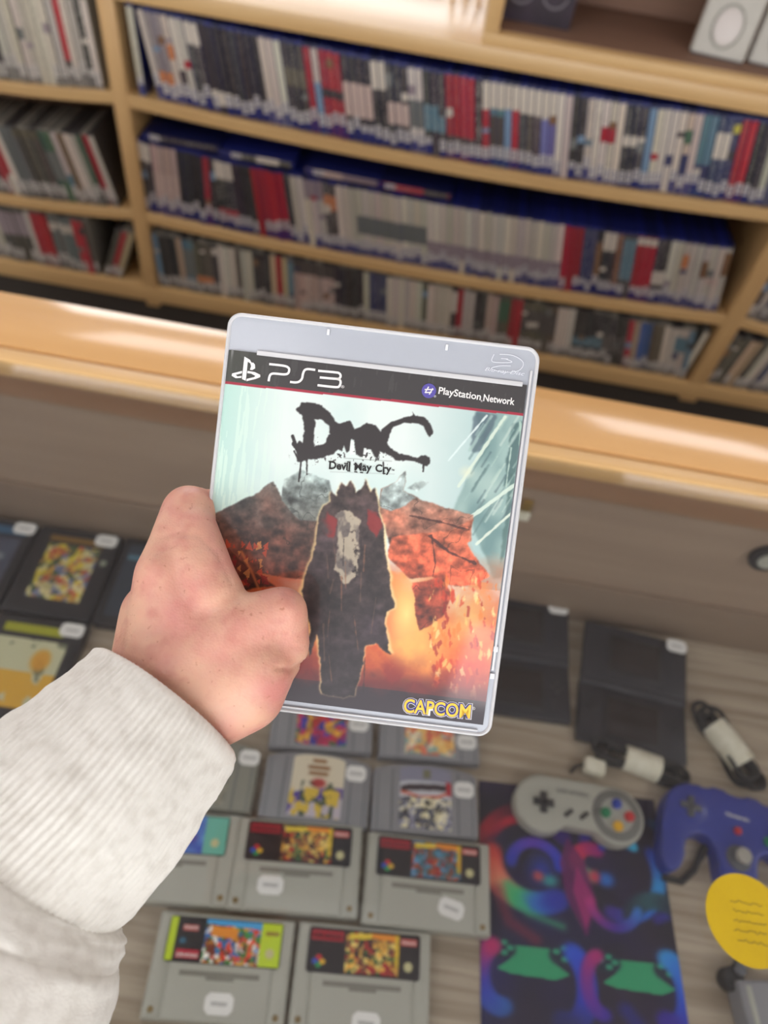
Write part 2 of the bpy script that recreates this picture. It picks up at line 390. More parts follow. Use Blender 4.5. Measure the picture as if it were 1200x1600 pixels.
MB().box(-.006, .006, -.006, 0, -.004, .012, .001).build('glint_plate', brass, r)
MB().box(-.007, .007, -.007, 0, -.019, -.006, .001).build('glint_block', tape_white, r)
tag(r, 'small brass and white block standing for a reflection right of the held case', 'reflection stand-in')

# ------------------------------------------------------------------ bookcase
YF, YB = 1.58, 1.86
def sag(x, x0, x1, amt): u = (x - (x0 + x1) / 2) / ((x1 - x0) / 2); return -amt * (1 - u * u)
bk = empty('bookcase', (0, YF, 0)); tag(bk, 'wide birch bookcase packed with game cases in three bays', 'bookcase')
def bpart(name, m, *a, bev=.001): return MB().box(a[0], a[1], a[2] - YF, a[3] - YF, a[4], a[5], bev).build(name, m, bk)
BAYS = [(-1.46, -.722), (-.688, .725), (.768, 1.5)]
for (x0, x1) in ((-1.495, -1.46), (-.722, -.688), (.725, .768), (1.5, 1.535)):
    bpart('upright', birch_v, x0, x1, YF - .001, YB, .125, .835)
bpart('top_board', mat('birch_top_lacquer', srgb(208, 172, 118), .36, spec=.9, noise=((3, 60, 60), .5, srgb(190, 150, 98))), -1.495, 1.535, YF - .002, YB, .835, .868)
bpart('bottom_board', birch, -1.495, 1.535, YF - .0015, YB, .14, .185)
bpart('plinth', plinth_m, -1.47, 1.51, YF + .03, YF + .05, 0, .14)
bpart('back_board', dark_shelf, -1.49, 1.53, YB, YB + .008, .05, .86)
ROWZ = {1: .660, 2: .393, 3: .185}; SAG = {1: .020, 2: .020, 3: 0}
def floor_z(row, bay, x): return ROWZ[row] + (sag(x, *BAYS[bay], SAG[row] if bay == 1 else .022))* (1 if row < 3 else 0)
for row in (1, 2):
    for b, (x0, x1) in enumerate(BAYS):
        n = 24; vs_, fs = [], []
        for i in range(n + 1):
            x = x0 + (x1 - x0) * i / n; z = floor_z(row, b, x); t = .026 if b == 1 else .024
            for (yy, zz) in ((YF, z - .002), (YF + .002, z), (YB, z), (YB, z - t), (YF + .002, z - t), (YF, z - t + .002)): vs_.append((x, yy - YF, zz))
        for i in range(n):
            for k in range(6):
                a, c = i * 6 + k, i * 6 + (k + 1) % 6; fs.append((a, c, c + 6, a + 6))
        fs.append(tuple(range(5, -1, -1))); fs.append(tuple(n * 6 + k for k in range(6)))
        link(bpy.data.objects.new('shelf', mesh_of('shelf', vs_, fs, birch)), bk)

# hutch standing on the bookcase
hu = empty('hutch', (.026, YF, .868)); tag(hu, 'open birch hutch standing on the right half of the bookcase top', 'hutch shelf')
def hpart(name, m, *a): return MB().box(a[0] - .026, a[1] - .026, a[2] - YF, a[3] - YF, a[4] - .868, a[5] - .868, .001).build(name, m, hu)
hpart('base_board', birch, .026, 1.5, YF + .001, YB, .8685, .889)
hpart('side_panel', birch_v, .026, .054, YF + .001, YB, .889, 1.35)
hpart('side_panel', birch_v, 1.47, 1.5, YF + .001, YB, .889, 1.35)
hpart('top_board', birch, .026, 1.5, YF + .001, YB, 1.35, 1.375)
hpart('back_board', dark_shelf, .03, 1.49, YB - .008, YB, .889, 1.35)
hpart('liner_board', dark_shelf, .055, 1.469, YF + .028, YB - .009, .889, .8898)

# ------------------------------------------------------------------ game cases on the shelves
def spine_mat():
    m = bpy.data.materials.new('spine_paper'); m.use_nodes = True; nt = m.node_tree; b = nt.nodes['Principled BSDF']; b.inputs['Roughness'].default_value = .4
    N = nt.nodes.new; L = nt.links.new
    oi = N('ShaderNodeObjectInfo'); tc = N('ShaderNodeTexCoord'); sx = N('ShaderNodeSeparateXYZ'); L(tc.outputs['Object'], sx.inputs[0])
    cur = oi.outputs['Color']
    def M(op, a, bb):
        n = N('ShaderNodeMath'); n.operation = op
        for i, v in enumerate((a, bb)):
            if isinstance(v, (int, float)): n.inputs[i].default_value = v
            else: L(v, n.inputs[i])
        return n.outputs[0]
    def mix(f, a, bb):
        n = N('ShaderNodeMix'); n.data_type = 'RGBA'; L(f, n.inputs[0]); L(a, n.inputs[6])
        if isinstance(bb, tuple): n.inputs[7].default_value = bb
        else: L(bb, n.inputs[7])
        return n.outputs[2]
    for k in ('1', '2'):
        ac = N('ShaderNodeAttribute'); ac.attribute_type = 'OBJECT'; ac.attribute_name = 'ink' + k
        ar = N('ShaderNodeAttribute'); ar.attribute_type = 'OBJECT'; ar.attribute_name = 'band' + k
        s2 = N('ShaderNodeSeparateXYZ'); L(ar.outputs['Vector'], s2.inputs[0])
        f = M('MULTIPLY', M('GREATER_THAN', sx.outputs[2], s2.outputs[0]), M('LESS_THAN', sx.outputs[2], s2.outputs[1]))
        cur = mix(f, cur, ac.outputs['Color'])
    # small lettering-like flecks along the spine
    mp = N('ShaderNodeMapping'); mp.inputs['Scale'].default_value = (260, 1, 240); add = N('ShaderNodeVectorMath'); add.operation = 'ADD'
    L(tc.outputs['Object'], mp.inputs[0]); cb = N('ShaderNodeCombineXYZ'); L(M('MULTIPLY', oi.outputs['Random'], 900), cb.inputs[2]); L(mp.outputs[0], add.inputs[0]); L(cb.outputs[0], add.inputs[1])
    nz = N('ShaderNodeTexNoise'); nz.inputs['Scale'].default_value = 1; nz.inputs['Detail'].default_value = 2; L(add.outputs[0], nz.inputs['Vector'])
    inx = M('LESS_THAN', M('ABSOLUTE', sx.outputs[0], 0), .0035)
    at = N('ShaderNodeAttribute'); at.attribute_type = 'OBJECT'; at.attribute_name = 'lettering'
    f = M('MULTIPLY', M('MULTIPLY', M('GREATER_THAN', nz.outputs[0], .53), inx), at.outputs['Fac'])
    ink3 = N('ShaderNodeAttribute'); ink3.attribute_type = 'OBJECT'; ink3.attribute_name = 'ink3'
    cur = mix(f, cur, ink3.outputs['Color'])
    L(cur, b.inputs['Base Color']); return m
spine_m = spine_mat()
def varied(name, c1, c2, c3):
    m = mat(name, c1, .4); nt = m.node_tree; oi = nt.nodes.new('ShaderNodeObjectInfo'); cr = nt.nodes.new('ShaderNodeValToRGB'); cr.color_ramp.interpolation = 'CONSTANT'
    cr.color_ramp.elements[0].color = c1; cr.color_ramp.elements[1].color = c2; cr.color_ramp.elements[1].position = .4; e = cr.color_ramp.elements.new(.75); e.color = c3
    nt.links.new(oi.outputs['Random'], cr.inputs[0]); nt.links.new(cr.outputs[0], nt.nodes['Principled BSDF'].inputs['Base Color']); return m
case_blue = varied('blue_case_plastic', srgb(24, 31, 88), srgb(28, 36, 104), srgb(20, 26, 70))
case_clear = varied('smoke_case_plastic', srgb(104, 102, 96), srgb(60, 58, 58), srgb(126, 122, 112))
foot_white = mat('spine_foot_white', srgb(206, 200, 192), .5)
foot_blue = mat('spine_foot_blue', srgb(40, 46, 112), .5)
foot_grey = mat('spine_foot_grey', srgb(118, 114, 110), .5)
def case_meshes(h, shell, foot2, tag_):
    T = .0146
    a = MB().box(-T / 2, T / 2, 0, .134, 0, h, .0016).build('proto', shell); ms = a.data; bpy.data.objects.remove(a)
    a = MB().box(-.0062, .0062, -.0007, .0004, h * .006, h * .962).build('proto', spine_m, None, False); mi = a.data; bpy.data.objects.remove(a)
    mf = []
    for (z0, z1, z2, wd) in ((.012, .11, .245, .0052), (.012, .17, .30, .0050), (.012, .09, .22, .0055), (.012, .06, .2, .0048), (.012, .14, .22, .0055)):
        b = MB(); b.box(-wd, wd, -.0011, -.0004, h * z1, h * z2); b.slot = 1; b.box(-wd, wd, -.0011, -.0004, h * z0, h * z1)
        for k in range(3): b.box(-.0032, .0032, -.0013, -.0011, h * (z1 + (z2 - z1) * (.2 + .26 * k)), h * (z1 + (z2 - z1) * (.32 + .26 * k)))
        a = b.build('proto', [foot_white, foot2], None, False); a.data.name = tag_ + '_foot'; mf.append(a.data); bpy.data.objects.remove(a)
    ms.name = tag_ + '_shell'; mi.name = tag_ + '_spine'; return ms, mi, mf
PROTO = {'blue': case_meshes(.171, case_blue, foot_blue, 'blue'), 'tall': case_meshes(.171, case_clear, foot_grey, 'smoke'), 'low': case_meshes(.153, case_clear, foot_grey, 'low')}
COL = {'w': (206, 196, 180), 'k': (52, 48, 50), 'r': (170, 42, 54), 'g': (112, 116, 112), 'o': (98, 92, 74), 'n': (56, 62, 98), 't': (96, 128, 140), 'l': (120, 150, 176), 'y': (188, 176, 52), 'm': (150, 136, 140), 'p': (196, 172, 160), 'q': (202, 128, 80), 'v': (118, 116, 168), 'G': (72, 104, 80), 'b': (60, 96, 150), 'd': (84, 78, 74), 'c': (190, 172, 136), 'B': (126, 92, 60)}
CNAME = {'w': 'white', 'k': 'black', 'r': 'red', 'g': 'grey', 'o': 'olive brown', 'n': 'navy', 't': 'teal grey', 'l': 'light blue', 'y': 'yellow', 'm': 'mauve grey', 'p': 'pinkish white', 'q': 'orange', 'v': 'violet blue', 'G': 'dark green', 'b': 'blue', 'd': 'dark grey', 'c': 'cream', 'B': 'brown'}
def ordinal(n):
    return str(n) + ('th' if 10 <= n % 100 <= 20 else {1: 'st', 2: 'nd', 3: 'rd'}.get(n % 10, 'th'))
def interp(tbl, x): return float(np.interp(x, [t[0] for t in tbl], [t[1] for t in tbl]))
def new_case(kind, col, bands, letter, foot=True, name='game_case'):
    ms, mi, mf = PROTO[kind]; h = .171 if kind != 'low' else .153
    o = link(bpy.data.objects.new(name, ms)); s = link(bpy.data.objects.new('spine_insert', mi), o)
    j = np.array(COL[col]) * random.uniform(.9, 1.06) + np.array([random.uniform(-5, 5) for _ in range(3)])
    s.color = srgb(*np.clip(j, 0, 255))
    if letter > .28 and len(bands) < 2 and random.random() < .38:
        z_ = random.uniform(.25, .8); bands = list(bands) + [(z_, z_ + random.uniform(.04, .13), random.choice('wgklBw' if col not in 'wpc' else 'kngBmtdr'))]
    for k in range(2):
        if k < len(bands): z0, z1, c = bands[k]; s['band%d' % (k + 1)] = [z0 * h, z1 * h, 0.0]; s['ink%d' % (k + 1)] = list(srgb(*COL[c])[:3])
        else: s['band%d' % (k + 1)] = [1.0, 1.0, 0.0]; s['ink%d' % (k + 1)] = [0.0, 0.0, 0.0]
    s['lettering'] = float(letter); dark = sum(COL[col]) < 330
    s['ink3'] = list(srgb(*((178, 172, 164) if dark else (110, 96, 92)))[:3])
    if foot and random.random() < .93: link(bpy.data.objects.new('spine_foot_label', random.choice(mf) if random.random() < .7 else mf[0]), o)
    return o
def fill_row(row, bay, segs, leans, kind, y0, where, group, x_px0, x_px1, kindname):
    """segs: (px from, px to, spine colour, bands, lettering, foot)"""
    h = .171 if kind != 'low' else .153; T = .0148
    def xw(px):
        lo, hi = -2, 2
        for _ in range(40):
            m = (lo + hi) / 2
            if project((m, y0, floor_z(row, bay, m) + h / 2))[0] < px: lo = m
            else: hi = m
        return lo
    ends = sorted([(s[0], s[1]) + tuple(s[2:]) for s in segs], key=lambda s: s[0])
    n = 0; xm = xw(x_px0) + T / 2; xe = xw(x_px1)
    while xm < xe:
        pxx = project((xm, y0, floor_z(row, bay, xm) + h / 2))[0]
        a = math.radians(interp(leans, pxx)); step = T / math.cos(a) + .0001
        sg = next((s for s in ends if s[0] <= pxx < s[1]), None)
        if sg is None or sg[2] == '-': xm += step * .5 if sg is None else step; continue
        n += 1; col = sg[2]
        if len(col) > 1: col = random.choice(col)
        bands = sg[3] if len(sg) > 3 and sg[3] else []
        o = new_case(kind, col, bands, sg[4] if len(sg) > 4 else .5, sg[5] if len(sg) > 5 else True, kindname)
        xb = xm + h / 2 * math.sin(a)
        o.location = (xb, y0 + random.uniform(-.002, .003), floor_z(row, bay, xb) + T / 2 * abs(math.sin(a)) + .0003)
        o.rotation_euler = (0, -a, 0)
        tag(o, '%s spined game case, %s from left, %s' % (CNAME[col], ordinal(n), where), 'game case', group)
        xm += step
    return n
YS = 1.592
TOPW = [(.62, .97, 'w')]
R1 = [(200, 218, 'w'), (218, 231, '-'), (231, 239, 'w', [], .2), (239, 262, 'm', [(.2, .34, 'q')], .6), (262, 273, 'w', [(.5, .66, 'q')], .6), (273, 284, 'k', [(.4, .95, 'w')]), (284, 300, 'w', [], .3), (300, 322, 'k', [(.72, .95, 'w')], .7),
      (322, 360, 'k', [(.1, .26, 'w')], .15), (360, 408, 'k', [], .25), (408, 442, 'w', [], .1), (442, 478, 'k', [(.5, .7, 'o')], .5), (478, 490, 'r', [], .3), (490, 503, 'w', [(0, .6, 'l')]), (503, 542, 'r', [(.45, .55, 'k')], .4),
      (542, 582, 'k', [(.3, .68, 'p')], .4), (582, 600, 'k', [(.66, .96, 'w')], .5), (600, 636, 'k', [(.3, .55, 'p')], .6), (636, 665, 'w', [(.3, .62, 'g')], .4), (665, 692, 'k', [(.3, .6, 't')], .6), (692, 740, 'r', [(.1, .28, 'd')], .35),
      (740, 752, 'k', [], .9), (752, 764, 'r', [(.66, .97, 'w')], .3), (764, 787, 't', [(.68, .97, 'w'), (.2, .6, 'd')], .3), (787, 796, 'l', [(.7, .97, 'w')]), (796, 807, 'r', [(.7, .97, 'w')], .2), (807, 850, 'd', [(.68, .97, 'w'), (.08, .22, 'o')], .4),
      (850, 868, 'v', [(.66, .97, 'w')], .3), (868, 895, 'w', [], .1), (895, 913, 'k', [], .3), (913, 940, 'w', [], .7), (940, 955, 'w', [(.5, .68, 'r')], .6), (955, 976, 'w', [], .2), (976, 1012, 'k', [(.5, .62, 'w')], .6), (1012, 1023, 'l', [], .2),
      (1023, 1062, 'w', [], .35), (1062, 1075, 'p', [(.2, .5, 'n'), (.62, .78, 'G')], .3), (1075, 1092, 'w', [], .3), (1092, 1108, 't', [(.1, .4, 'n')], .6), (1108, 1132, 'n', [(.5, .8, 'w')], .6), (1132, 1145, 'n', [(.8, .9, 'y')], .4),
      (1145, 1168, 'r', [], .25), (1168, 1195, 'k', [], .4), (1195, 1204, 'w', [], .3), (1204, 1300, 'kwn', [], .5)]
fill_row(1, 1, R1, [(200, 1), (222, 2), (230, 9), (420, 10), (700, 12), (1200, 13)], 'blue', YS, 'middle bay top shelf', 'game cases on the top shelf of the middle bay', 207, 1240, 'game_case')
R2 = [(215, 242, 'k', [(.72, .96, 'w')], .5), (242, 277, 'p', [(.3, .6, 'p')], .2), (277, 316, 'k', [], .15), (316, 331, 'r', [], .3), (331, 340, 'k'), (340, 372, 'k', [(.72, .95, 'w'), (.1, .3, 'r')], .6), (372, 402, 'k', [], .2), (402, 445, 'r', [], .12), (445, 455, 'k'),
      (455, 482, 'w', [], .1), (482, 508, 'w', [(.7, .97, 'm')], .3), (508, 528, 'd', [(.6, .8, 'q')], .5), (528, 560, 'w', [], .08), (560, 668, 'w', [(.33, .6, 'g')], .12), (668, 874, 'w', [(.2, .42, 'm')], .06), (874, 881, 'k'), (881, 903, 'r', [], .2), (903, 926, 'n', [], .5),
      (926, 937, 'k', [(.2, .8, 'B')], .5), (937, 956, 'k', [(.7, .96, 'w')], .5), (956, 965, 'B', [], .6), (965, 992, 'd', [(.3, .9, 't')], .5), (992, 1016, 'r', [(.85, .95, 'w')], .2), (1016, 1038, 'k', [(.3, .5, 'w')], .6),
      (1038, 1060, 'w', [], .3), (1060, 1074, 'w', [(.6, .8, 'q')], .5), (1074, 1088, 'w', [], .2), (1088, 1102, 'w', [(.5, .75, 'B')], .5), (1102, 1126, 'w', [(.4, .5, 'p')], .3), (1126, 1140, 'w', [(.55, .9, 'B')], .5), (1140, 1165, 'w', [], .4)]
fill_row(2, 1, R2, [(215, 0), (335, 0), (350, 6), (420, 9), (530, 9), (870, 11), (1150, 13)], 'blue', YS, 'middle bay middle shelf', 'game cases on the middle shelf of the middle bay', 220, 1136, 'game_case')
R3 = [(236, 252, 'l', [], .4), (252, 280, 'k', [], .12), (280, 290, 'c', [], .1), (290, 306, 't', [(.3, .8, 'g')], .2), (306, 336, 'o', [(.22, .34, 'q')], .3), (336, 345, 'k'), (345, 370, 'w', [], .08), (370, 376, 'o'), (376, 400, 'w', [], .08), (400, 423, 'k'), (423, 430, 'c', [], 0), (430, 440, 'r', [], .2), (440, 449, 'c', [], 0),
      (449, 462, 'n', [(.3, .9, 't')], .3), (462, 520, 'p', [(.72, .97, 'd')], .7), (520, 564, 'k', [], .3), (564, 575, 'w', [], .1), (575, 602, 'n', [], .5), (602, 662, 'w', [], .2), (662, 671, 'o'), (671, 703, 'w', [], .2), (703, 714, 'k', [(.5, .9, 'w')]), (714, 724, 'r', [], .2), (724, 740, 'w', [], .3), (740, 756, 'k'),
      (756, 775, 'p', [], .1), (775, 799, 'o', [(.5, .9, 'G')], .2), (799, 810, 'r', [], .2), (810, 863, 'o', [(.4, .8, 'd')], .4), (863, 897, 'w', [], .2), (897, 940, 'k', [(.3, .5, 't')], .5), (940, 976, 'k', [(.25, .6, 'd')], .6), (976, 990, 'r', [], .3), (990, 998, 'c'), (998, 1010, 'b', [], .3), (1010, 1018, 'c', [], 0), (1018, 1030, 'o', [], .2),
      (1030, 1048, 'w', [], .1), (1048, 1056, 'd'), (1056, 1068, 'w', [(.5, .8, 't')], .3), (1068, 1081, 't', [], .3), (1081, 1096, 'k')]
n3 = fill_row(3, 1, R3, [(236, 2), (430, 3), (560, 6), (800, 7), (1000, 13)], 'low', YS, 'middle bay bottom shelf', 'game cases on the bottom shelf of the middle bay', 243, 1078, 'disc_case')
o = new_case('low', 'w', [], .2, True, 'disc_case'); o.location = (.702, YS, .1855); o.rotation_euler = (0, .04, 0)
tag(o, 'white spined game case leaning alone against the right upright, bottom shelf', 'game case', 'game cases on the bottom shelf of the middle bay')
# left bay
L1 = [(-160, 10, 'wkw', [], .4), (10, 18, 'w', [], .2), (18, 60, 'w', [], .5), (60, 92, 'w', [], .5), (92, 110, 'r', [(0, .3, 'd')], .3), (110, 124, 'w', [], .5), (124, 134, 'k', [], .9), (134, 150, 'w', [], .4)]
fill_row(1, 0, L1, [(-200, 2), (160, 2)], 'tall', YS, 'left bay top shelf', 'game cases on the top shelf of the left bay', -60, 150, 'disc_case')
L2 = [(-160, 0, 'rwk', [], .3), (0, 14, 'w', [(.3, .8, 'r')], .3), (14, 24, 'w', [], .1), (24, 40, 'g', [], .2), (40, 82, 'd', [(.85, .97, 'o')], .25), (82, 96, 'G', [(.3, .7, 'g')], .2), (96, 106, 'w', [(.2, .4, 't')], .2), (106, 116, 'B'), (116, 138, 'w', [], .1), (138, 147, 'G'), (147, 160, 'r', [], .15), (160, 172, 'w', [], .1)]
fill_row(2, 0, L2, [(-100, 8), (160, 12)], 'tall', YS, 'left bay middle shelf', 'game cases on the middle shelf of the left bay', -60, 164, 'disc_case')
L3 = [(-160, 5, 'wdk', [], .3), (5, 46, 'd', [(.5, .9, 'm')], .2), (46, 58, 'w', [], .1), (58, 88, 'r', [], .15), (88, 118, 'g', [(.7, .85, 'w')], .7), (118, 134, 'r', [], .3), (134, 146, 'o', [], .1), (146, 153, 'y')]
fill_row(3, 0, L3, [(-100, 3), (160, 3)], 'low', YS, 'left bay bottom shelf', 'game cases on the bottom shelf of the left bay', -60, 148, 'disc_case')
for i, (cc, xx, nm) in enumerate((('d', -.8030, 'dark grey'), ('r', -.7866, 'red'), ('c', -.7702, 'cream'))):
    o = new_case('low', cc, [], .2, True, 'disc_case'); o.location = (xx - .022, YS, .1885); o.rotation_euler = (0, math.radians(22), 0)
    tag(o, '%s spined game case tipped right against the left upright, bottom shelf' % nm, 'game case', 'game cases on the bottom shelf of the left bay')
# right bay
fill_row(3, 2, [(1090, 1135, 'dk', [(.6, .8, 'B')], .3), (1135, 1146, 'o'), (1146, 1166, 'c', [], .1), (1166, 1180, 'd', [], .3), (1180, 1196, 'w', [], .3), (1196, 1230, 'nqw', [], .4)], [(1090, -4), (1200, -6)], 'low', YS, 'right bay bottom shelf', 'game cases in the right bay', 1122, 1232, 'disc_case')
fill_row(2, 2, [(1100, 1300, 'nwk', [], .3)], [(1100, 0), (1200, 0)], 'tall', YS, 'right bay middle shelf', 'game cases in the right bay', 1192, 1240, 'disc_case')
# cases lying flat on the middle row
for i, (xa, xb, cc, bd, lb) in enumerate(((228, 340, 'k', [(.0, .12, 'n')], 'black spined game case lying flat on the row, farthest left of the four'), (345, 455, 'd', [(.5, .8, 'w')], 'grey spined game case lying flat on the row, second from the left upright'), (478, 590, 'm', [(.2, .5, 'p')], 'mauve grey spined game case lying flat on the row above the white cases'), (595, 697, 'r', [(.62, .95, 'k')], 'red spined game case lying flat on the row, farthest right of the four'))):
    zc = floor_z(2, 1, 0) + .171
    pa = at_y((xa + xb) / 2, 0, YS); lo, hi = -2, 2
    for _ in range(40):
        m_ = (lo + hi) / 2
        if project((m_, YS, zc))[0] < (xa + xb) / 2: lo = m_
        else: hi = m_
    zf = max(floor_z(2, 1, lo - .09), floor_z(2, 1, lo + .09)) + .1725
    o = new_case('blue', cc, bd, .6); o.location = (lo - .0855, YS + .003 + .002 * i, zf + .0075); o.rotation_euler = (0, PI / 2, random.uniform(-.02, .02))
    tag(o, lb, 'game case', 'game cases lying flat on the middle shelf row')

# ------------------------------------------------------------------ things on top of the bookcase and in the hutch
st = empty('wooden_stand', (-.018, 1.80, .868)); tag(st, 'small pale wooden stand with thin legs on the bookcase top', 'stand')
for (dx, dy) in ((-.028, -.02), (.028, -.012), (.0, .03)):
    MB().tube([(dx, dy, 0), (dx * .5, dy * .5, .1)], .004, 8).build('leg', birch_v, st)
MB().box(-.03, .03, -.02, .02, .098, .106, .002).build('platform', birch, st)
cb_ = MB().box(-.045, .045, -.03, .03, 0, .012, .003).build('folded_cloth', mat('blue_grey_cloth', srgb(120, 120, 158), .8)); cb_.location = (-.115, 1.86, .8685)
tag(cb_, 'small folded blue grey cloth at the back of the bookcase top', 'cloth')
q = at_z(830, 30, .8905)
bx_ = empty('boxed_controller', (q.x, 1.70, .8905), -.02); tag(bx_, 'dark plum cardboard box with ring prints inside the hutch', 'box')
MB().box(-.075, .075, -.035, .06, 0, .13, .001).build('carton', mat('dark_plum_card', srgb(58, 48, 60), .45, noise=((30, 30, 30), .7, srgb(44, 40, 44))), bx_)
for sx in (-.03, .035):
    b = MB(); b.tube([(sx + .024 * math.cos(a), -.0352, .055 + .024 * math.sin(a)) for a in [2 * PI * k / 32 for k in range(32)]], .0022, 6, closed=True); b.build('ring_print', mat('pale_grey_ink', srgb(110, 106, 112), .5), bx_)
for i, (xx, yy, lb) in enumerate(((.478, 1.655, 'light grey plastic panel with round emblem, nearer the hutch middle'), (.592, 1.655, 'light grey plastic panel with round emblem, at the right photo edge'))):
    r = empty('game_console', (xx, yy, .8908), -.12); r.rotation_euler = (math.radians(-16), 0, -.16)
    MB().box(-.052, .052, 0, .03, .002, .2, .005, 3).build('housing', light_grey_box, r)
    MB().box(-.051, .051, .002, .028, 0, .008, .001).build('underside', black_m, r)
    MB().cyl((0, 0, 0), .030, .003, 40, bev=.001, mat=Matrix.Translation((0, -.0008, .052)) @ Matrix.Rotation(PI / 2, 4, 'X') @ Matrix.Scale(.8, 4, (1, 0, 0))).build('round_emblem', grey_emb, r)
    MB().tube([(.034 * .82 * math.cos(a), -.0008, .052 + .035 * math.sin(a)) for a in [2 * PI * k / 40 for k in range(40)]], .0014, 6, closed=True).build('emblem_groove', cart_grey_d, r)
    MB().box(-.006, .006, -.003, .002, .11, .17, .002).build('lid_rib', grey_emb, r)
    tag(r, lb, 'game console', 'grey consoles leaning in the hutch')

# ================================================================== DISPLAY DECK ITEMS
def sticker(parent, x, y, z, rz=0, w_=.026, h=.017):
    c = .004; pts = [(-w_ / 2 + c, -h / 2), (w_ / 2 - c, -h / 2), (w_ / 2, -h / 2 + c), (w_ / 2, h / 2 - c), (w_ / 2 - c, h / 2), (-w_ / 2 + c, h / 2), (-w_ / 2, h / 2 - c), (-w_ / 2, -h / 2 + c)]
    o = MB().prism(pts, 0, .0006).build('price_sticker', sticker_m, parent, False); o.location = (x, y, z); o.rotation_euler = (0, 0, rz); return o
def frame_px(tl, tr, bl, z):
    """origin, angle of a thing lying flat whose printed top-left / top-right / bottom-left corners are seen at these places"""
    a, b, c = at_z(*tl, z), at_z(*tr, z), at_z(*bl, z)
    ang = math.atan2(b.y - a.y, b.x - a.x); cx = (b + c) / 2; return cx, ang
def super_cart(tl, tr, bl, label, paint, sx, sy, srz=0, wside=.129, hside=.087):
    H = .019; c, ang = frame_px(tl, tr, bl, DZ + H)
    r = empty('game_cartridge', (c.x, c.y, DZ), ang); tag(r, label, 'game cartridge', 'wide grey game cartridges in the counter')
    W2, H2 = wside / 2, hside / 2
    b = MB(); b.box(-W2, W2, -H2, H2, 0, H - .002, .002); b.box(-W2 + .017, W2 - .017, -H2 + .001, H2 - .001, H - .006, H, .002)
    b.box(-W2 + .001, -W2 + .0155, -H2 + .001, H2 - .001, H - .006, H - .0004, .002); b.box(W2 - .0155, W2 - .001, -H2 + .001, H2 - .001, H - .006, H - .0004, .002)
    b.build('shell', cart_grey, r)
    b = MB(); b.box(-.037, .037, -.008, -.0035, H - .001, H + .0003, .0004); b.box(-.012, .014, -.0105, -.0035, H - .001, H + .0004, .0004); b.build('finger_slot', cart_grey_d, r)
    MB().prism([(-.052, .002), (.052, .002), (.054, .004), (.054, .038), (.052, .040), (-.052, .040), (-.054, .038), (-.054, .004)], H - .001, H + .0006).build('label_edge', box_black, r, False)
    cv = Canvas(150, 52, (36, 32, 36)); paint(cv); lb_ = flat_print('label', cv, -.053, .053, .003, .039, H + .0009, print_label, r)
    for s in (-1, 1): MB().cyl((s * (W2 - .0085), -H2 + .008, H - .0002), .0028, .001, 16).build('screw', screw_m, r)
    sticker(r, sx, sy, H + .0007, srz); return r
def seal(cv, x, y): cv.blob((x, y), 7, 7, (206, 200, 150), 1, .3)
def dk(cols, seed):
    def f(cv):
        cv.im[:] = (34, 30, 34); cv.poly([(3, 3), (46, 3), (46, 15), (3, 15)], (176, 22, 46))
        cv.im[2:50, 50:122] = picture(48, 72, cols, seed)
        cv.poly([(54, 4), (84, 3), (84, 9), (54, 11)], (236, 206, 60)); cv.poly([(84, 2), (121, 2), (121, 10), (84, 8)], (240, 150, 40)); cv.poly([(116, 2), (122, 2), (122, 40), (116, 40)], (232, 196, 40), .8)
        cv.poly([(124, 5), (146, 5), (146, 13), (124, 13)], (206, 90, 84)); seal(cv, 135, 38)
        for k, (c, dx, dy) in enumerate((((200, 40, 50), 0, -4), ((50, 80, 190), -5, 1), ((40, 150, 90), 0, 5), ((230, 180, 50), 5, 1))): cv.blob((15 + dx, 39 + dy), 5, 4, c, 1, .3)
    return f
def green_label(cv):
    cv.im[:] = (36, 34, 40); cv.poly([(0, 0), (10, 0), (10, 52), (0, 52)], (196, 220, 40)); cv.poly([(122, 0), (150, 0), (150, 52), (122, 52)], (196, 222, 40))
    cv.im[0:52, 48:122] = picture(52, 74, [(236, 70, 40), (240, 236, 226), (120, 50, 30), (60, 140, 70), (236, 170, 60), (40, 120, 190)], 5); cv.poly([(48, 0), (122, 0), (122, 9), (48, 6)], (70, 170, 230)); cv.poly([(56, 8), (92, 10), (90, 22), (56, 20)], (240, 150, 50))
    cv.poly([(14, 38), (44, 38), (44, 48), (14, 48)], (196, 28, 60)); cv.poly([(18, 9), (38, 9), (38, 16), (18, 16)], (200, 90, 90)); cv.blob((20, 28), 6, 5, (60, 120, 150), .9); seal(cv, 136, 36); cv.poly([(128, 10), (146, 10), (146, 15), (128, 15)], (150, 130, 50))
def blue_label(cv):
    cv.im[:] = (110, 190, 170); g = fbm(52, 150, 8, 4, 4, 9)[..., None]; im = np.array((40, 60, 170.)) * (1 - g) + np.array((110, 170, 230.)) * g; cv.im[:, :118] = im[:, :118]
    cv.blob((95, 30), 18, 10, (90, 60, 150), .8); cv.blob((85, 20), 14, 6, (180, 220, 240), .6); seal(cv, 134, 36)
DKC = [(120, 70, 50), (226, 170, 70), (60, 110, 60), (170, 40, 40), (240, 210, 120), (60, 40, 40)]
DKC2 = [(190, 90, 50), (90, 150, 190), (70, 130, 150), (160, 50, 40), (120, 80, 60), (40, 90, 110)]
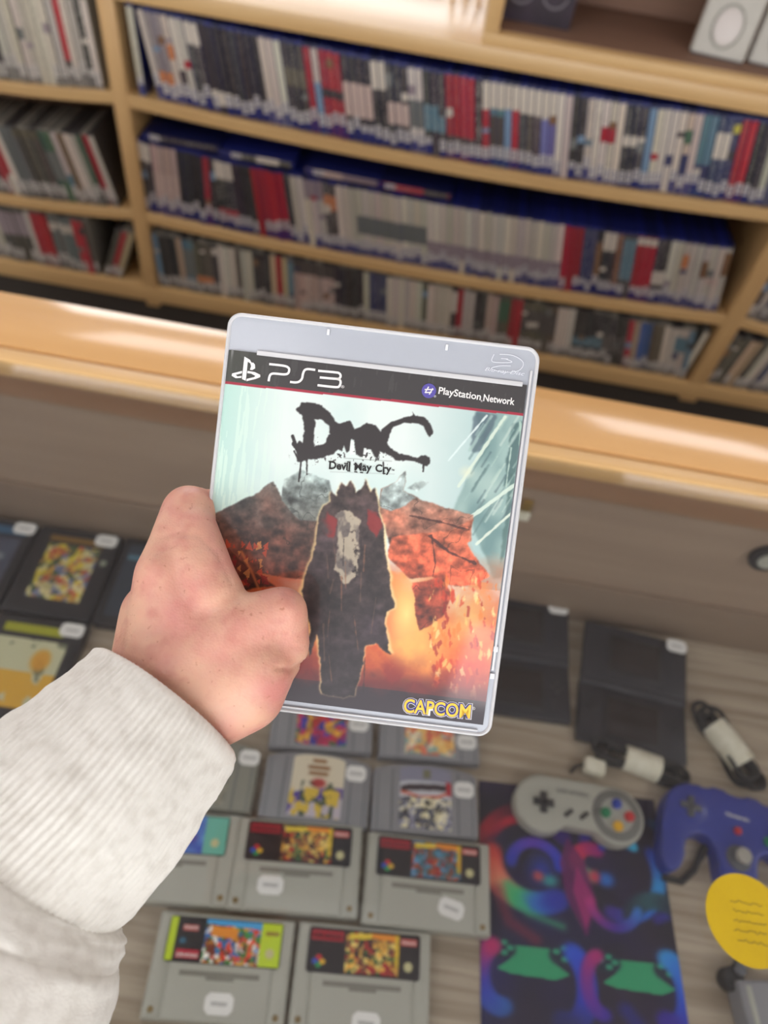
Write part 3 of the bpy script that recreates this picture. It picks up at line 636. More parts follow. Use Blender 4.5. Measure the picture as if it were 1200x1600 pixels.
carts = [super_cart((252, 1424), (462, 1441), (216, 1590), 'grey cartridge with lime green edged label, bottom left of the pair nearest the viewer', green_label, .004, -.028, 0),
         super_cart((472, 1440), (668, 1458), (455, 1608), 'grey cartridge with black label beside the lime labelled cartridge, nearest row', dk(DKC, 3), .006, -.034, -.02),
         super_cart((385, 1275), (567, 1290), (352, 1420), 'grey cartridge with black label and orange picture, middle of the three in the second row', dk(DKC, 4), -.024, -.020, 0),
         super_cart((577, 1297), (764, 1318), (566, 1444), 'grey cartridge with black label overlapping the neon print, right end of its row', dk(DKC2, 8), .024, -.022, -.25),
         super_cart((196, 1262), (371, 1275), (152, 1402), 'grey cartridge with blue and mint label partly hidden by the sleeve', blue_label, -.018, -.022, -.05)]
for r, s in ((carts[1], 1), (carts[2], 1), (carts[3], 1)):
    text_obj('platform_lettering', 'SUPER NINTENDO', -.0495, -.022, .0305, .0345, .0202, box_black, r, .02)
    text_obj('maker_lettering', 'Nintendo', .0362, .0495, .0315, .0342, .0202, white_print, r, .02)
text_obj('platform_lettering', 'SUPER NINTENDO', -.0425, -.0225, .0065, .0095, .0202, white_print, carts[0], .02)
text_obj('maker_lettering', 'Nintendo', -.0395, -.0265, .0295, .0325, .0202, white_print, carts[0], .02)

def arch_cart(tl, tr, bl, label, paint, m1, m2, lift=0, srz=0, sx=.041, sy=.018, tilt=0, hside=.075):
    H = .0175; c, ang = frame_px(tl, tr, bl, DZ + lift + H)
    r = empty('game_cartridge', (c.x, c.y, DZ + lift), ang); r.rotation_euler = (tilt, 0, ang); tag(r, label, 'game cartridge', 'arched grey game cartridges in the counter')
    W2, H2 = .058, hside / 2
    pts = [(-W2, -H2), (W2, -H2), (W2, H2 - .012)] + [(W2 * math.cos(a), H2 - .012 + .012 * math.sin(a)) for a in [PI * k / 16 for k in range(1, 16)]] + [(-W2, H2 - .012)]
    MB().prism(pts, 0, H, .003).build('shell', m1, r)
    for s in (-1, 1): MB().box(s * .0365 - .0008, s * .0365 + .0008, -H2 + .001, H2 - .008, H - .001, H + .0002).build('groove', m2, r, False)
    for s in (-1, 1): MB().box(s * .052 - .0006, s * .052 + .0006, -H2 + .001, H2 - .012, H - .001, H + .0002).build('groove', m2, r, False)
    cv = Canvas(80, 92, (220, 214, 200)); paint(cv)
    def fp(u, v):
        x = -.0285 + .057 * u; y = H2 - .004 - (hside - .009) * v - .004 * (np.abs(u - .5) * 2) ** 4 * (1 - v); return np.stack([x, y, np.full_like(u, H + .0006)], 1)
    link(bpy.data.objects.new('label', grid_mesh('label', cv, fp, print_label)), r)
    sticker(r, sx, sy, H + .0004, srz, .022, .017); return r
def lab_clay(cv):
    cv.im[:] = (226, 216, 190); cv.poly([(0, 58), (80, 44), (80, 92), (0, 92)], (92, 70, 160)); cv.poly([(10, 72), (80, 60), (80, 92), (0, 92)], (200, 190, 200)); m = fbm(92, 80, 6, 6, 3, 3) > .52
    cv.fill(m * (cv.Y > 40) * (np.abs(cv.X - 42) < 26), (70, 84, 60)); cv.fill((fbm(92, 80, 8, 7, 3, 12) > .58) * (cv.Y > 50), (222, 190, 60)); cv.blob((42, 42), 14, 9, (176, 40, 40), .9)
    for y, w_ in ((9, 11), (19, 17), (28, 15)): cv.poly([(40 - w_, y - 3), (40 + w_, y - 3), (40 + w_, y + 3), (40 - w_, y + 3)], (150, 104, 60))
def lab_car(cv):
    cv.im[:] = (206, 206, 214); cv.poly([(0, 0), (80, 0), (80, 22), (0, 22)], (140, 140, 160)); cv.poly([(2, 28), (78, 24), (78, 34), (2, 38)], (60, 50, 56)); cv.stroke([(4, 38), (30, 46), (60, 44), (78, 34)], 4, (214, 96, 50)); cv.poly([(72, 18), (80, 18), (80, 40), (72, 40)], (180, 40, 50))
    cv.im[46:92] = picture(46, 80, [(90, 92, 104), (228, 222, 200), (44, 44, 48), (150, 150, 170), (240, 230, 190)], 6, 5, 3); cv.poly([(36, 4), (48, 4), (48, 18), (36, 18)], (120, 118, 92))
def lab_red(cv): cv.im[:] = picture(92, 80, [(200, 50, 40), (40, 110, 60), (60, 60, 160), (230, 170, 60), (190, 40, 90)], 2, 5, 5)
def lab_sun(cv): cv.im[:] = picture(92, 80, [(240, 170, 90), (236, 222, 190), (250, 200, 120), (226, 120, 90), (150, 180, 170)], 7, 5, 5)
def lab_plain(cv): cv.im[:] = picture(92, 80, [(120, 120, 110), (150, 146, 130)], 9, 4, 4)
arch_cart((420, 1166), (577, 1184), (408, 1276), 'grey arched cartridge with cream and purple label and sticker', lab_clay, n64_grey, n64_groove, .0)
arch_cart((590, 1186), (748, 1200), (575, 1297), 'grey arched cartridge with black and white vehicle label and sticker', lab_car, n64_grey, n64_groove, .0, 0, .043, .012)
arch_cart((432, 1070), (584, 1082), (420, 1163), 'grey arched cartridge with red and green label behind the cream labelled one', lab_red, n64_grey, n64_groove, 0, 0, .042, -.005)
arch_cart((596, 1085), (748, 1098), (590, 1178), 'grey arched cartridge with pale orange label behind the vehicle labelled one', lab_sun, n64_grey, n64_groove, 0, 0, .043, -.014)
arch_cart((252, 1144), (402, 1160), (226, 1254), 'olive grey arched cartridge beside the cuff with small white sticker', lab_plain, olive_grey, n64_groove, 0, 0, .047, .020)

# boxed games at the left
def boxed(cx, cy, label, paint, img, ang=.045, sx=.028, sy=.045):
    W2, H2, H = .054, .0645, .016
    r = empty('boxed_game', (cx, cy, DZ), ang); tag(r, label, 'boxed game', 'black boxed games at the left of the counter')
    MB().box(-W2, W2, -H2, H2, 0, H, .002).build('box', box_black, r)
    cv = Canvas(90, 100, (38, 38, 42)); paint(cv); flat_print('cover_print', cv, -W2 + .003, W2 - .003, -H2 + .003, H2 - .003, H + .0004, print_label, r)
    sticker(r, sx, sy, H + .0008, 0, .028, .018); return r
def cov_b(cv):
    cv.im[18:84, 16:74] = picture(66, 58, [(200, 150, 60), (120, 130, 160), (190, 90, 60), (216, 206, 150), (70, 90, 60), (210, 190, 60)], 14, 5, 5); cv.poly([(14, 8), (76, 8), (76, 15), (14, 15)], (150, 110, 40), .8); cv.blob((82, 34), 5, 5, (170, 180, 160), .9)
def cov_d(cv):
    cv.poly([(10, 7), (72, 7), (72, 16), (10, 16)], (168, 170, 40)); cv.poly([(8, 22), (80, 22), (80, 90), (8, 90)], (206, 206, 168)); m = fbm(100, 90, 5, 5, 4, 23)
    box_ = (cv.X > 8) & (cv.X < 80) & (cv.Y > 22) & (cv.Y < 90); cv.fill((m > .52) * box_ * (cv.Y > 55), (226, 176, 60)); cv.fill((m < .42) * box_, (120, 124, 100)); cv.blob((60, 42), 12, 14, (224, 160, 50), .9, .4)
def cov_a(cv):
    cv.poly([(6, 6), (84, 6), (84, 16), (6, 16)], (60, 110, 150), .8); m = fbm(100, 90, 5, 5, 4, 33)[..., None]; cv.im[20:92, 8:82] = (np.array((54, 60, 76.)) * (1 - m) + np.array((104, 110, 130.)) * m)[20:92, 8:82]; cv.blob((52, 64), 9, 7, (110, 160, 200), .9, .6); cv.blob((66, 44), 9, 6, (150, 160, 160), .8, .6)
def cov_c(cv): cv.poly([(6, 6), (84, 6), (84, 92), (6, 92)], (52, 62, 74)); cv.poly([(8, 18), (60, 18), (60, 24), (8, 24)], (90, 130, 150))
boxed(-.385, .475, 'black boxed game with multicoloured cover in the back row', cov_b, None, .03, .035, .054)
boxed(-.497, .472, 'black boxed game with dark blue cover at the left photo edge, back row', cov_a, None, .03, .040, .054)
boxed(-.379, .342, 'black boxed game with yellow and cream cover, front row by the sleeve', cov_d, None, .03, .038, .0535)
boxed(-.491, .340, 'black boxed game with dark teal cover at the left photo edge, front row', cov_c, None, .03, .040, .0535)
boxed(-.273, .478, 'black boxed game mostly hidden behind the thumb side of the hand', cov_c, None, .03, .033, .054)

# handheld consoles
def handheld(cx, cy, ang, label, lid_a):
    W2, D, H = .067, .078, .011
    r = empty('handheld_console', (cx, cy, DZ), ang); tag(r, label, 'handheld console', 'black folding handheld consoles in the counter')
    MB().box(-W2, W2, -D, 0, 0, H, .003, 3).build('base', black_m, r)
    MB().box(-.036, .036, -.068, -.010, H - .001, H + .0006, .001).build('lower_screen_bezel', box_black, r)
    MB().box(-.031, .031, -.063, -.016, H, H + .001, .0005).build('lower_screen', black_gloss, r)
    b = MB(); b.box(-.058, -.041, -.0345, -.0295, H - .001, H + .0018, .0008); b.box(-.052, -.047, -.0405, -.0235, H - .001, H + .0018, .0008); b.build('direction_pad', pad_slot, r)
    for (bx, by) in ((.0455, -.032), (.0575, -.032), (.0515, -.026), (.0515, -.038)): MB().cyl((bx, by, H + .0005), .0028, .0024, 16, bev=.0005).build('face_button', pad_slot, r)
    for k in range(2): MB().cyl((.0455, -.052 - .008 * k, H + .0002), .0015, .0015, 12).build('menu_button', pad_slot, r)
    b = MB(); b.tube([(-.066, .002, H - .0015), (.066, .002, H - .0015)], .0062, 16); b.build('hinge', black_m, r)
    ld = empty('lid', (0, 0, 0)); bpy.data.objects.remove(ld)
    b = MB().box(-W2, W2, .002, D + .002, 0, .008, .003, 3); l = b.build('lid', black_m, r); l.location = (0, .003, H - .004); l.rotation_euler = (lid_a, 0, 0)
    MB().box(-.036, .036, .014, .070, .007, .0086, .001).build('upper_screen_bezel', box_black, l)
    MB().box(-.031, .031, .019, .065, .0075, .0090, .0005).build('upper_screen', black_gloss, l)
    for s in (-1, 1):
        for k in range(3): MB().cyl((s * .0505, .036 + .006 * k, .0081), .0011, .001, 10).build('speaker_hole', box_black, l)
    s_ = sticker(l, .053, .0735, .0083, 0, .026, .017); return r
handheld(.198, .470, .03, 'black open handheld console half hidden behind the held case', math.radians(6))
handheld(.345, .450, -.085, 'black open handheld console right of its twin, turned clockwise', math.radians(6))

# grey dog-bone pad
q1, q2 = at_z(848, 1255, DZ + .018), at_z(962, 1275, DZ + .018); ang = math.atan2(q2.y - q1.y, q2.x - q1.x); c = (q1 + q2) / 2
pd = empty('game_controller', (c.x, c.y, DZ + .003), ang); tag(pd, 'grey dog-bone game controller with four coloured buttons lying on the neon print', 'game controller')
hx = (q2 - q1).length / 2; R_ = .0315
def dogbone(hx, R, neck):
    pts = []; a0 = math.radians(42)          # straight top edge, scooped lower edge
    for k in range(29): a = PI / 2 + (1.5 * PI - a0 * 1.15) * 0 + (PI + (PI / 2 - a0)) * k / 28; pts.append((-hx + R * math.cos(a), R * math.sin(a)))
    pts.append((-hx * .3, -neck)); pts.append((hx * .3, -neck))
    for k in range(29): a = PI + a0 + (1.5 * PI - a0) * k / 28; pts.append((hx + R * math.cos(a), R * math.sin(a)))
    return pts
MB().prism(dogbone(hx, R_, .021), 0, .018, .004, 3).build('housing', cart_grey, pd)
b = MB(); b.cyl((hx, 0, .0182), .0275, .0012, 48, bev=.0003); b.build('button_plate', pad_face, pd)
b = MB(); b.box(-hx - .0115, -hx + .0115, -.004, .004, .017, .0215, .001); b.box(-hx - .004, -hx + .004, -.0115, .0115, .017, .0215, .001); b.build('direction_pad', pad_slot, pd)
for (dx, dy, m) in ((-.013, .0, green_m), (0, .0115, blue_m), (.0135, 0, red_m), (0, -.0125, yellow_m)):
    MB().cyl((hx + dx, dy, .0205), .0055, .005, 24, bev=.0012).build('face_button', m, pd)
MB().cyl((hx, 0, .0186), .0185, .0008, 40).build('button_well', mat('pale_button_well', srgb(170, 170, 160), .5), pd)
for dx in (-.016, .001):
    MB().box(-.006, .006, -.0022, .0022, 0, .003, .001, mat=Matrix.Translation((dx + .003, -.007, .0175)) @ Matrix.Rotation(.75, 4, 'Z')).build('menu_button', pad_slot, pd)
text_obj('pad_lettering', 'SUPER NINTENDO', -.026, .010, .0135, .0185, .0184, pad_face, pd, .03)

# blue three-handled pad
n = empty('game_controller', (.446, .300, DZ), -.12); tag(n, 'translucent blue three-handled game controller at the right photo edge', 'game controller')
def smooth_closed(P, k=6):
    out = []; N_ = len(P)
    for i in range(N_):
        p0, p1, p2, p3 = [Vector((*P[(i + j) % N_], 0)) for j in (-1, 0, 1, 2)]
        for t in [j / k for j in range(k)]: out.append(tuple((.5 * ((2 * p1) + (-p0 + p2) * t + (2 * p0 - 5 * p1 + 4 * p2 - p3) * t * t + (-p0 + 3 * p1 - 3 * p2 + p3) * t ** 3))[:2]))
    return out
half = [(0, .036), (.022, .040), (.034, .036), (.058, .034), (.076, .018), (.082, -.012), (.083, -.052), (.072, -.066), (.060, -.055), (.055, -.028), (.038, -.018), (.024, -.028), (.019, -.055), (.010, -.070)]
out = half + [(-x, y) for (x, y) in half[::-1][:-1]]
MB().prism(smooth_closed(out, 5), 0, .024, .0035, 3).build('housing', blue_pad, n)
b = MB(); b.cyl((-.052, .008, .0235), .0185, .002, 40, bev=.0006); b.cyl((.054, .006, .0235), .023, .002, 40, bev=.0006); b.build('button_dish', blue_pad, n)
b = MB(); b.box(-.0635, -.0405, .0045, .0115, .023, .028, .001); b.box(-.0555, -.0485, -.0035, .0195, .023, .028, .001); b.build('direction_pad', grey_btn, n)
MB().cyl((.0, -.004, .0255), .0042, .004, 20, bev=.001).build('start_button', red_m, n)
MB().cyl((.034, -.006, .0255), .0055, .004, 20, bev=.001).build('face_button', green_m, n)
MB().cyl((.046, -.018, .0255), .0055, .004, 20, bev=.001).build('face_button', blue_m, n)
for (bx, by) in ((.05, .018), (.06, .008), (.07, .018), (.06, .026)): MB().cyl((bx, by, .0255), .0036, .004, 16, bev=.001).build('small_button', yellow_m, n)
MB().cyl((0, -.033, .024), .0135, .003, 32, bev=.001).build('stick_collar', grey_btn, n)
b = MB(); b.cyl((0, -.033, .029), .004, .012, 16); b.cyl((0, -.033, .036), .0085, .005, 24, bev=.0015); b.build('thumb_stick', light_grey_box, n)
text_obj('pad_lettering', 'Nintendo', -.012, .014, .010, .0145, .0243, white_print, n, .01)

# neon printed cloth
pc, pa = frame_px((750, 1226), (1024, 1246), (748, 1610), DZ + .001)
cv = Canvas(200, 290, (30, 28, 44)); X, Y = cv.X, cv.Y
cv.fill(np.clip(fbm(290, 200, 4, 6, 4, 50) * 1.6 - .5, 0, 1), (52, 34, 78), .8)
cv.fill(np.clip(fbm(290, 200, 2, 3, 3, 58) * 2 - .8, 0, 1) * (Y > 60), (24, 26, 110), .6)
def arc(cx, cy, r, a0, a1, wd, cols, soft=4, ell=1.0):
    K = 28
    for k in range(K):
        t = k / (K - 1); a = math.radians(a0 + (a1 - a0) * t); a2 = math.radians(a0 + (a1 - a0) * min(1, t + 1 / K))
        f = t * (len(cols) - 1); i = min(int(f), len(cols) - 2); c_ = np.array(cols[i], float) * (1 - f + i) + np.array(cols[i + 1], float) * (f - i)
        cv.stroke([(cx + r * math.cos(a), cy + r * ell * math.sin(a)), (cx + r * math.cos(a2), cy + r * ell * math.sin(a2))], wd, c_, .75, soft)
arc(52, 84, 46, 205, 330, 16, [(120, 20, 60), (200, 40, 60), (120, 20, 80), (50, 30, 120)], 8)
arc(58, 92, 46, 190, 60, 20, [(210, 60, 60), (236, 110, 90), (230, 140, 110), (60, 190, 110), (40, 120, 210), (40, 50, 170)], 10)
arc(60, 96, 26, 180, 360, 10, [(40, 60, 180), (100, 60, 180), (30, 60, 200)], 6)
arc(150, 92, 42, 330, 470, 12, [(40, 70, 190), (40, 150, 220), (40, 110, 220), (60, 40, 140)], 7, 1.2)
arc(140, 66, 26, 180, 350, 10, [(60, 30, 120), (40, 80, 200), (60, 170, 220)], 6)
arc(120, 86, 16, 90, 300, 12, [(40, 180, 140), (230, 50, 70), (160, 30, 120)], 7)
cv.poly([(96, 60), (112, 84), (122, 130), (108, 168), (90, 128), (86, 90)], (110, 26, 96), .85)
cv.poly([(104, 92), (120, 128), (108, 160), (98, 120)], (180, 40, 120), .7)
cv.blob((66, 100), 22, 26, (30, 60, 180), .8, .9); cv.blob((74, 112), 13, 10, (60, 180, 170), .8, .8); cv.blob((62, 108), 9, 9, (230, 90, 80), .8, .8); cv.blob((134, 104), 13, 12, (40, 120, 220), .85, .7); cv.blob((122, 102), 9, 11, (220, 50, 80), .85, .7)
arc(60, 88, 60, 170, 250, 10, [(60, 20, 60), (170, 30, 50), (90, 20, 50)], 8); arc(152, 78, 20, 200, 330, 7, [(40, 60, 170), (70, 190, 230)], 5, 1.4); arc(164, 84, 56, 300, 430, 8, [(20, 70, 110), (30, 110, 190), (50, 40, 140)], 8, 1.1); arc(184, 152, 30, 200, 330, 14, [(34, 40, 60), (40, 90, 100), (40, 40, 60)], 10)
arc(140, 124, 26, 20, 170, 8, [(50, 130, 220), (70, 40, 150), (190, 50, 130)], 6, 1.2); cv.stroke([(18, 128), (30, 160), (56, 176)], 12, (150, 36, 60), .55, 9); cv.stroke([(30, 120), (50, 150), (84, 160)], 8, (60, 180, 120), .6, 7)
for (x0, y0) in ((54, 196), (158, 200)):
    cv.poly([(x0 - 22, y0 - 12), (x0 + 16, y0 - 12), (x0 + 22, y0 + 4), (x0 + 34, y0 + 12), (x0 + 20, y0 + 18), (x0 - 24, y0 + 16), (x0 - 38, y0 + 12), (x0 - 24, y0 + 2)], (46, 160, 112))
    cv.blob((x0 - 32, y0 - 8), 16, 12, (20, 40, 60), 1, .3); cv.blob((x0 + 28, y0 - 6), 16, 12, (20, 40, 60), 1, .3)
    for dx, dy in ((-38, -10), (-30, -14), (-30, -4), (-24, -9), (22, -10), (30, -14), (30, -3), (36, -8)): cv.blob((x0 + dx, y0 + dy), 4.4, 3.4, (50, 170, 130), .9, .4)
arc(84, 218, 20, -70, 110, 16, [(40, 90, 220), (40, 60, 200), (30, 40, 130)], 9, 1.8); arc(20, 214, 20, 80, 250, 14, [(40, 110, 200), (50, 60, 180), (200, 40, 110)], 9, 1.5)
arc(186, 214, 16, -90, 120, 16, [(50, 160, 230), (40, 90, 220), (50, 30, 150)], 9, 2); arc(120, 214, 16, 90, 260, 10, [(60, 40, 180), (180, 40, 120)], 8, 1.8)
cv.stroke([(140, 236), (160, 262), (176, 289)], 14, (34, 40, 150), .7, 8); cv.stroke([(186, 280), (199, 289)], 10, (160, 30, 60), .8, 6)
cv.fill(np.clip((Y - 232) / 40, 0, 1) * np.clip(1 - np.abs(X - 70) / 90, 0, 1), (40, 38, 46), .75); cv.blob((122, 272), 5, 7, (200, 40, 60), .8)
pr = MB().box(-.102, .102, -.127, .127, 0, .0009).build('printed_cloth', black_dull, None, False)
wtop = (at_z(1024, 1246, DZ) - at_z(750, 1226, DZ)).length
pr.location = (.27, .190, DZ + .0003); pr.rotation_euler = (0, 0, .065)
flat_print('neon_print', cv, -.102, .102, -.127, .127, .0012, print_cloth, pr)
tag(pr, 'dark printed cloth with neon rings and two green gamepads beside the cartridges', 'printed cloth')

# cables
def coil(cx, cy, name, label, rx, ry, ang, loops, rr=.0028, seed=1):
    r = empty(name, (cx, cy, DZ), ang); tag(r, label, 'cable', 'coiled black cables in the counter'); g = random.Random(seed)
    for L_ in range(loops):
        ax, ay, z = rx * g.uniform(.66, 1.08), ry * g.uniform(.75, 1.2), .004 + .0045 * (L_ % 4); ph = g.uniform(-.3, .3); ox = g.uniform(-.004, .004)
        pts = [(ox + ax * math.cos(a + ph), ay * math.sin(a + ph) * (.3 + .9 * math.cos(a) ** 2), z + .002 * math.sin(2 * a + L_)) for a in [2 * PI * k / 40 for k in range(40)]]
        MB().tube(pts, rr, 8, closed=True).build('cable_loop', black_dull, r)
    return r
q = at_z(1000, 1193, DZ + .01)
cl = coil(q.x, q.y, 'coiled_cable', 'black coiled cable with white wrap above the grey controller', .056, .019, -.2, 6, seed=3)
MB().tube([(-.019, 0, .011), (-.006, 0, .0118), (.021, 0, .011)], [.0145, .015, .0155], 20).build('white_wrap', tape_white, cl)
q = at_z(1135, 1165, DZ + .01)
cl = coil(q.x, q.y, 'coiled_cable', 'black coiled cable with white wrap above the blue controller', .062, .022, -.95, 7, seed=8)
MB().tube([(-.026, 0, .014), (0, 0, .015), (.026, 0, .014)], [.0155, .016, .0155], 20).build('white_wrap', tape_white, cl)
q = at_z(928, 1199, DZ + .01); pl = empty('white_plug', (q.x, q.y, DZ), -.15); tag(pl, 'small white plug at the left end of a black cable', 'plug')
MB().box(-.012, .012, -.009, .009, .002, .018, .003).build('plug_body', tape_white, pl); MB().tube([(-.012, 0, .008), (-.02, -.004, .006), (-.024, -.012, .003)], .002, 8).build('plug_lead', black_dull, pl)
b = MB(); b.tube([(0, 0, .005), (.012, .018, .006), (.02, .05, .007), (.012, .075, .004)], .0035, 8); ca = b.build('controller_lead', black_dull); q = at_z(1090, 1345, DZ); ca.location = (q.x, q.y, DZ); tag(ca, 'black cable lying under the blue controller beside the neon cloth', 'cable')
b = MB(); b.tube([(0, 0, .004), (.02, -.002, .005), (.035, .012, .006), (.05, .04, .006)], .0035, 8); ca = b.build('controller_lead', black_dull); q = at_z(1020, 1385, DZ); ca.location = (q.x + .01, q.y + .01, DZ); tag(ca, 'short black cable end between neon cloth and blue controller', 'cable')

# grey thing with knob, bottom right
q = at_z(1195, 1580, DZ + .03); bxg = empty('grey_adapter', (q.x + .012, q.y - .008, DZ), .12); tag(bxg, 'grey plastic box cut by the bottom right photo corner', 'adapter')
MB().box(-.03, .03, -.045, .035, 0, .03, .004, 3).build('housing', n64_grey, bxg); MB().box(-.024, -.019, -.04, .03, .029, .0312, .0006).build('ridge', cart_grey, bxg)
q = at_z(1148, 1528, DZ + .02); kn = empty('black_plug', (q.x, q.y, DZ), .5); tag(kn, 'black round plug on the deck below the yellow sticker', 'plug')
MB().cyl((0, 0, .011), .011, .018, 24, bev=.002).build('plug_body', black_dull, kn); MB().cyl((.009, .004, .022), .006, .004, 20, bev=.001).build('plug_collar', grey_btn, kn)
MB().tube([(.008, .006, .01), (.024, .012, .008), (.05, .004, .006)], .003, 8).build('plug_lead', black_dull, kn)

# yellow sticker on the glass
q = at_z(1168, 1437, GZ); rad = (at_z(1105, 1437, GZ) - q).length
ys = MB().cyl((0, 0, 0), rad, .0005, 64).build('round_sticker', yellow_paper); ys.location = (q.x, q.y, GZ + .0004)
tag(ys, 'round yellow sticker with handwritten lines on the glass top', 'sticker')
g = random.Random(4)
for row_ in range(5):
    b = MB(); y = .010 - .0058 * row_; x = -.011 + .002 * g.random(); end = .012
    pts = []; yy = y + .002
    while x < end: pts.append((x, y + g.uniform(-.0009, .0009), .0004)); x += .0011
    b.tube(pts, .00022, 5, flat=.4); b.build('handwritten_line', ink, ys)

# ================================================================== THE HELD CASE
CM = Matrix(((.99840203, -.05584955, -.00861435), (.03563934, .74060678, -.67099287), (.04385449, .66961364, .74141375)))
CP = Vector((-.00861537, .19565713, 1.12627983))
hc = empty('held_game_case'); hc.matrix_world = Matrix.Translation(CP) @ CM.to_4x4()
tag(hc, 'frosted clear game case with fiery cover print held up in the hand', 'game case')
CI = CM.transposed()
def loc(px, py, dz=0):
    d = px_ray(px, py); nrm = CM.col[2]; o0 = CP + nrm * dz; t = (o0 - CAM).dot(nrm) / d.dot(nrm); return CI @ (CAM + d * t - CP)
W, H, T = .135, .171, .0145
def rrect(w_, h, r, n=8, cx=0, cy=0):
    pts = []
    for (sx, sy, a0) in ((1, 1, 0), (-1, 1, PI / 2), (-1, -1, PI), (1, -1, 1.5 * PI)):
        for k in range(n + 1): a = a0 + PI / 2 * k / n; pts.append((cx + sx * (w_ / 2 - r) + r * math.cos(a), cy + sy * (h / 2 - r) + r * math.sin(a)))
    return pts
def ring(name, w_, h, r, thick, z0, z1, m, bev=.0006):
    A = rrect(w_, h, r); B = rrect(w_ - 2 * thick, h - 2 * thick, max(r - thick, .0008)); N_ = len(A); vs_, fs = [], []
    prof = [(0, z0), (0, z1 - bev), (bev / thick, z1), (1 - bev / thick, z1), (1, z1 - bev), (1, z0)]
    for (t, z) in prof:
        for i in range(N_): vs_.append((A[i][0] * (1 - t) + B[i][0] * t, A[i][1] * (1 - t) + B[i][1] * t, z))
    for j in range(len(prof)):
        for i in range(N_):
            a = j * N_ + i; b_ = j * N_ + (i + 1) % N_; c_ = ((j + 1) % len(prof)) * N_ + (i + 1) % N_; d = ((j + 1) % len(prof)) * N_ + i; fs.append((a, b_, c_, d))
    return link(bpy.data.objects.new(name, mesh_of(name, vs_, fs, m, smooth=False)), hc)
MB().prism(rrect(W - .001, H - .001, .0055), -.0010, -.0004, .0002).build('front_lid', frosted, hc)
ring('front_rim', W, H, .006, .0016, -.007, .0004, frosted_edge)
ring('back_rim', W, H, .006, .0016, -.0145, -.0076, frosted_edge)
MB().prism(rrect(W - .003, H - .003, .005), -.0143, -.0133).build('back_lid', shell_mat('frosted_back', srgb(190, 194, 204), .85, .4), hc)
MB().box(W / 2 - .0035, W / 2 - .0024, -H / 2 + .030, H / 2 - .01, -.0004, .0009, .0003).build('lid_ridge', frosted_edge, hc)
MB().box(-W / 2 + .014, W / 2 - .006, H / 2 - .0172, H / 2 - .0152, -.0004, .0006, .0002).build('lid_ridge', frosted_edge, hc)
MB().box(-W / 2 + .01, W / 2 - .006, -H / 2 + .0022, -H / 2 + .0030, -.0004, .0006, .0002).build('lid_ridge', frosted_edge, hc)
clip = mat('bright_clear_tab', srgb(228, 230, 232), .25)
for (px, py) in ((513, 519), (698, 543)):
    l = loc(px, py); MB().box(l.x - .0006, l.x + .0006, l.y - .0013, l.y + .0013, -.0003, .0004, .0002).build('lid_tab', clip, hc)
l = loc(812, 1040)
for dy in (-.006, .006): MB().box(W / 2 - .0038, W / 2 - .0018, l.y + dy - .0012, l.y + dy + .0012, -.0003, .0007, .0002).build('latch_tab', clip, hc)

def soft_(m, k=2):
    for _ in range(k):
        m = (m + np.roll(m, 1, 0) + np.roll(m, -1, 0) + np.roll(m, 1, 1) + np.roll(m, -1, 1)) / 5
    return m
# cover artwork -------------------------------------------------
cTL, cTR, cBR = loc(352, 546), loc(826, 602), loc(752, 1132)
ix0, ix1 = -W / 2 - .0000, (cTR.x + cBR.x) / 2; iy1 = (cTL.y + cTR.y) / 2; iy0 = cBR.y
NW, NH = 460, int(460 * (iy1 - iy0) / (ix1 - ix0))
def tr(p):
    l = loc(p[0], p[1]); return ((l.x - ix0) / (ix1 - ix0) * NW, (iy1 - l.y) / (iy1 - iy0) * NH)
cv = Canvas(NW, NH, (212, 224, 218), tr); X, Y = cv.X, cv.Y; SC = NW / 474.0
PXx, PXy = X / SC + 345, Y / SC + 545
fine = fbm(NH, NW, 60, 70, 4, 1); med = fbm(NH, NW, 12, 14, 5, 2); big = fbm(NH, NW, 4, 5, 4, 3); vert = fbm(NH, NW, 70, 5, 3, 4); diag = fbm(NH, NW, 40, 40, 3, 77)
v = Y / NH; u = X / NW
# sky
cv.fill(np.clip(.55 - np.hypot((u - .42) / .55, (v - .22) / .35) * .4, 0, 1), (224, 232, 226), .8)
cv.fill(np.clip((.22 - u) / .22, 0, 1), (158, 206, 190), .75); cv.fill(np.clip((big - .45) * 3, 0, 1) * (v < .5), (186, 214, 208), .6)
cv.fill(np.clip((u - .62) / .3, 0, 1) * (v < .6), (136, 174, 172), .65)
cv.fill((vert > .58) * (v < .5) * np.clip((.35 - u) / .3, 0, 1), (210, 232, 216), .6)
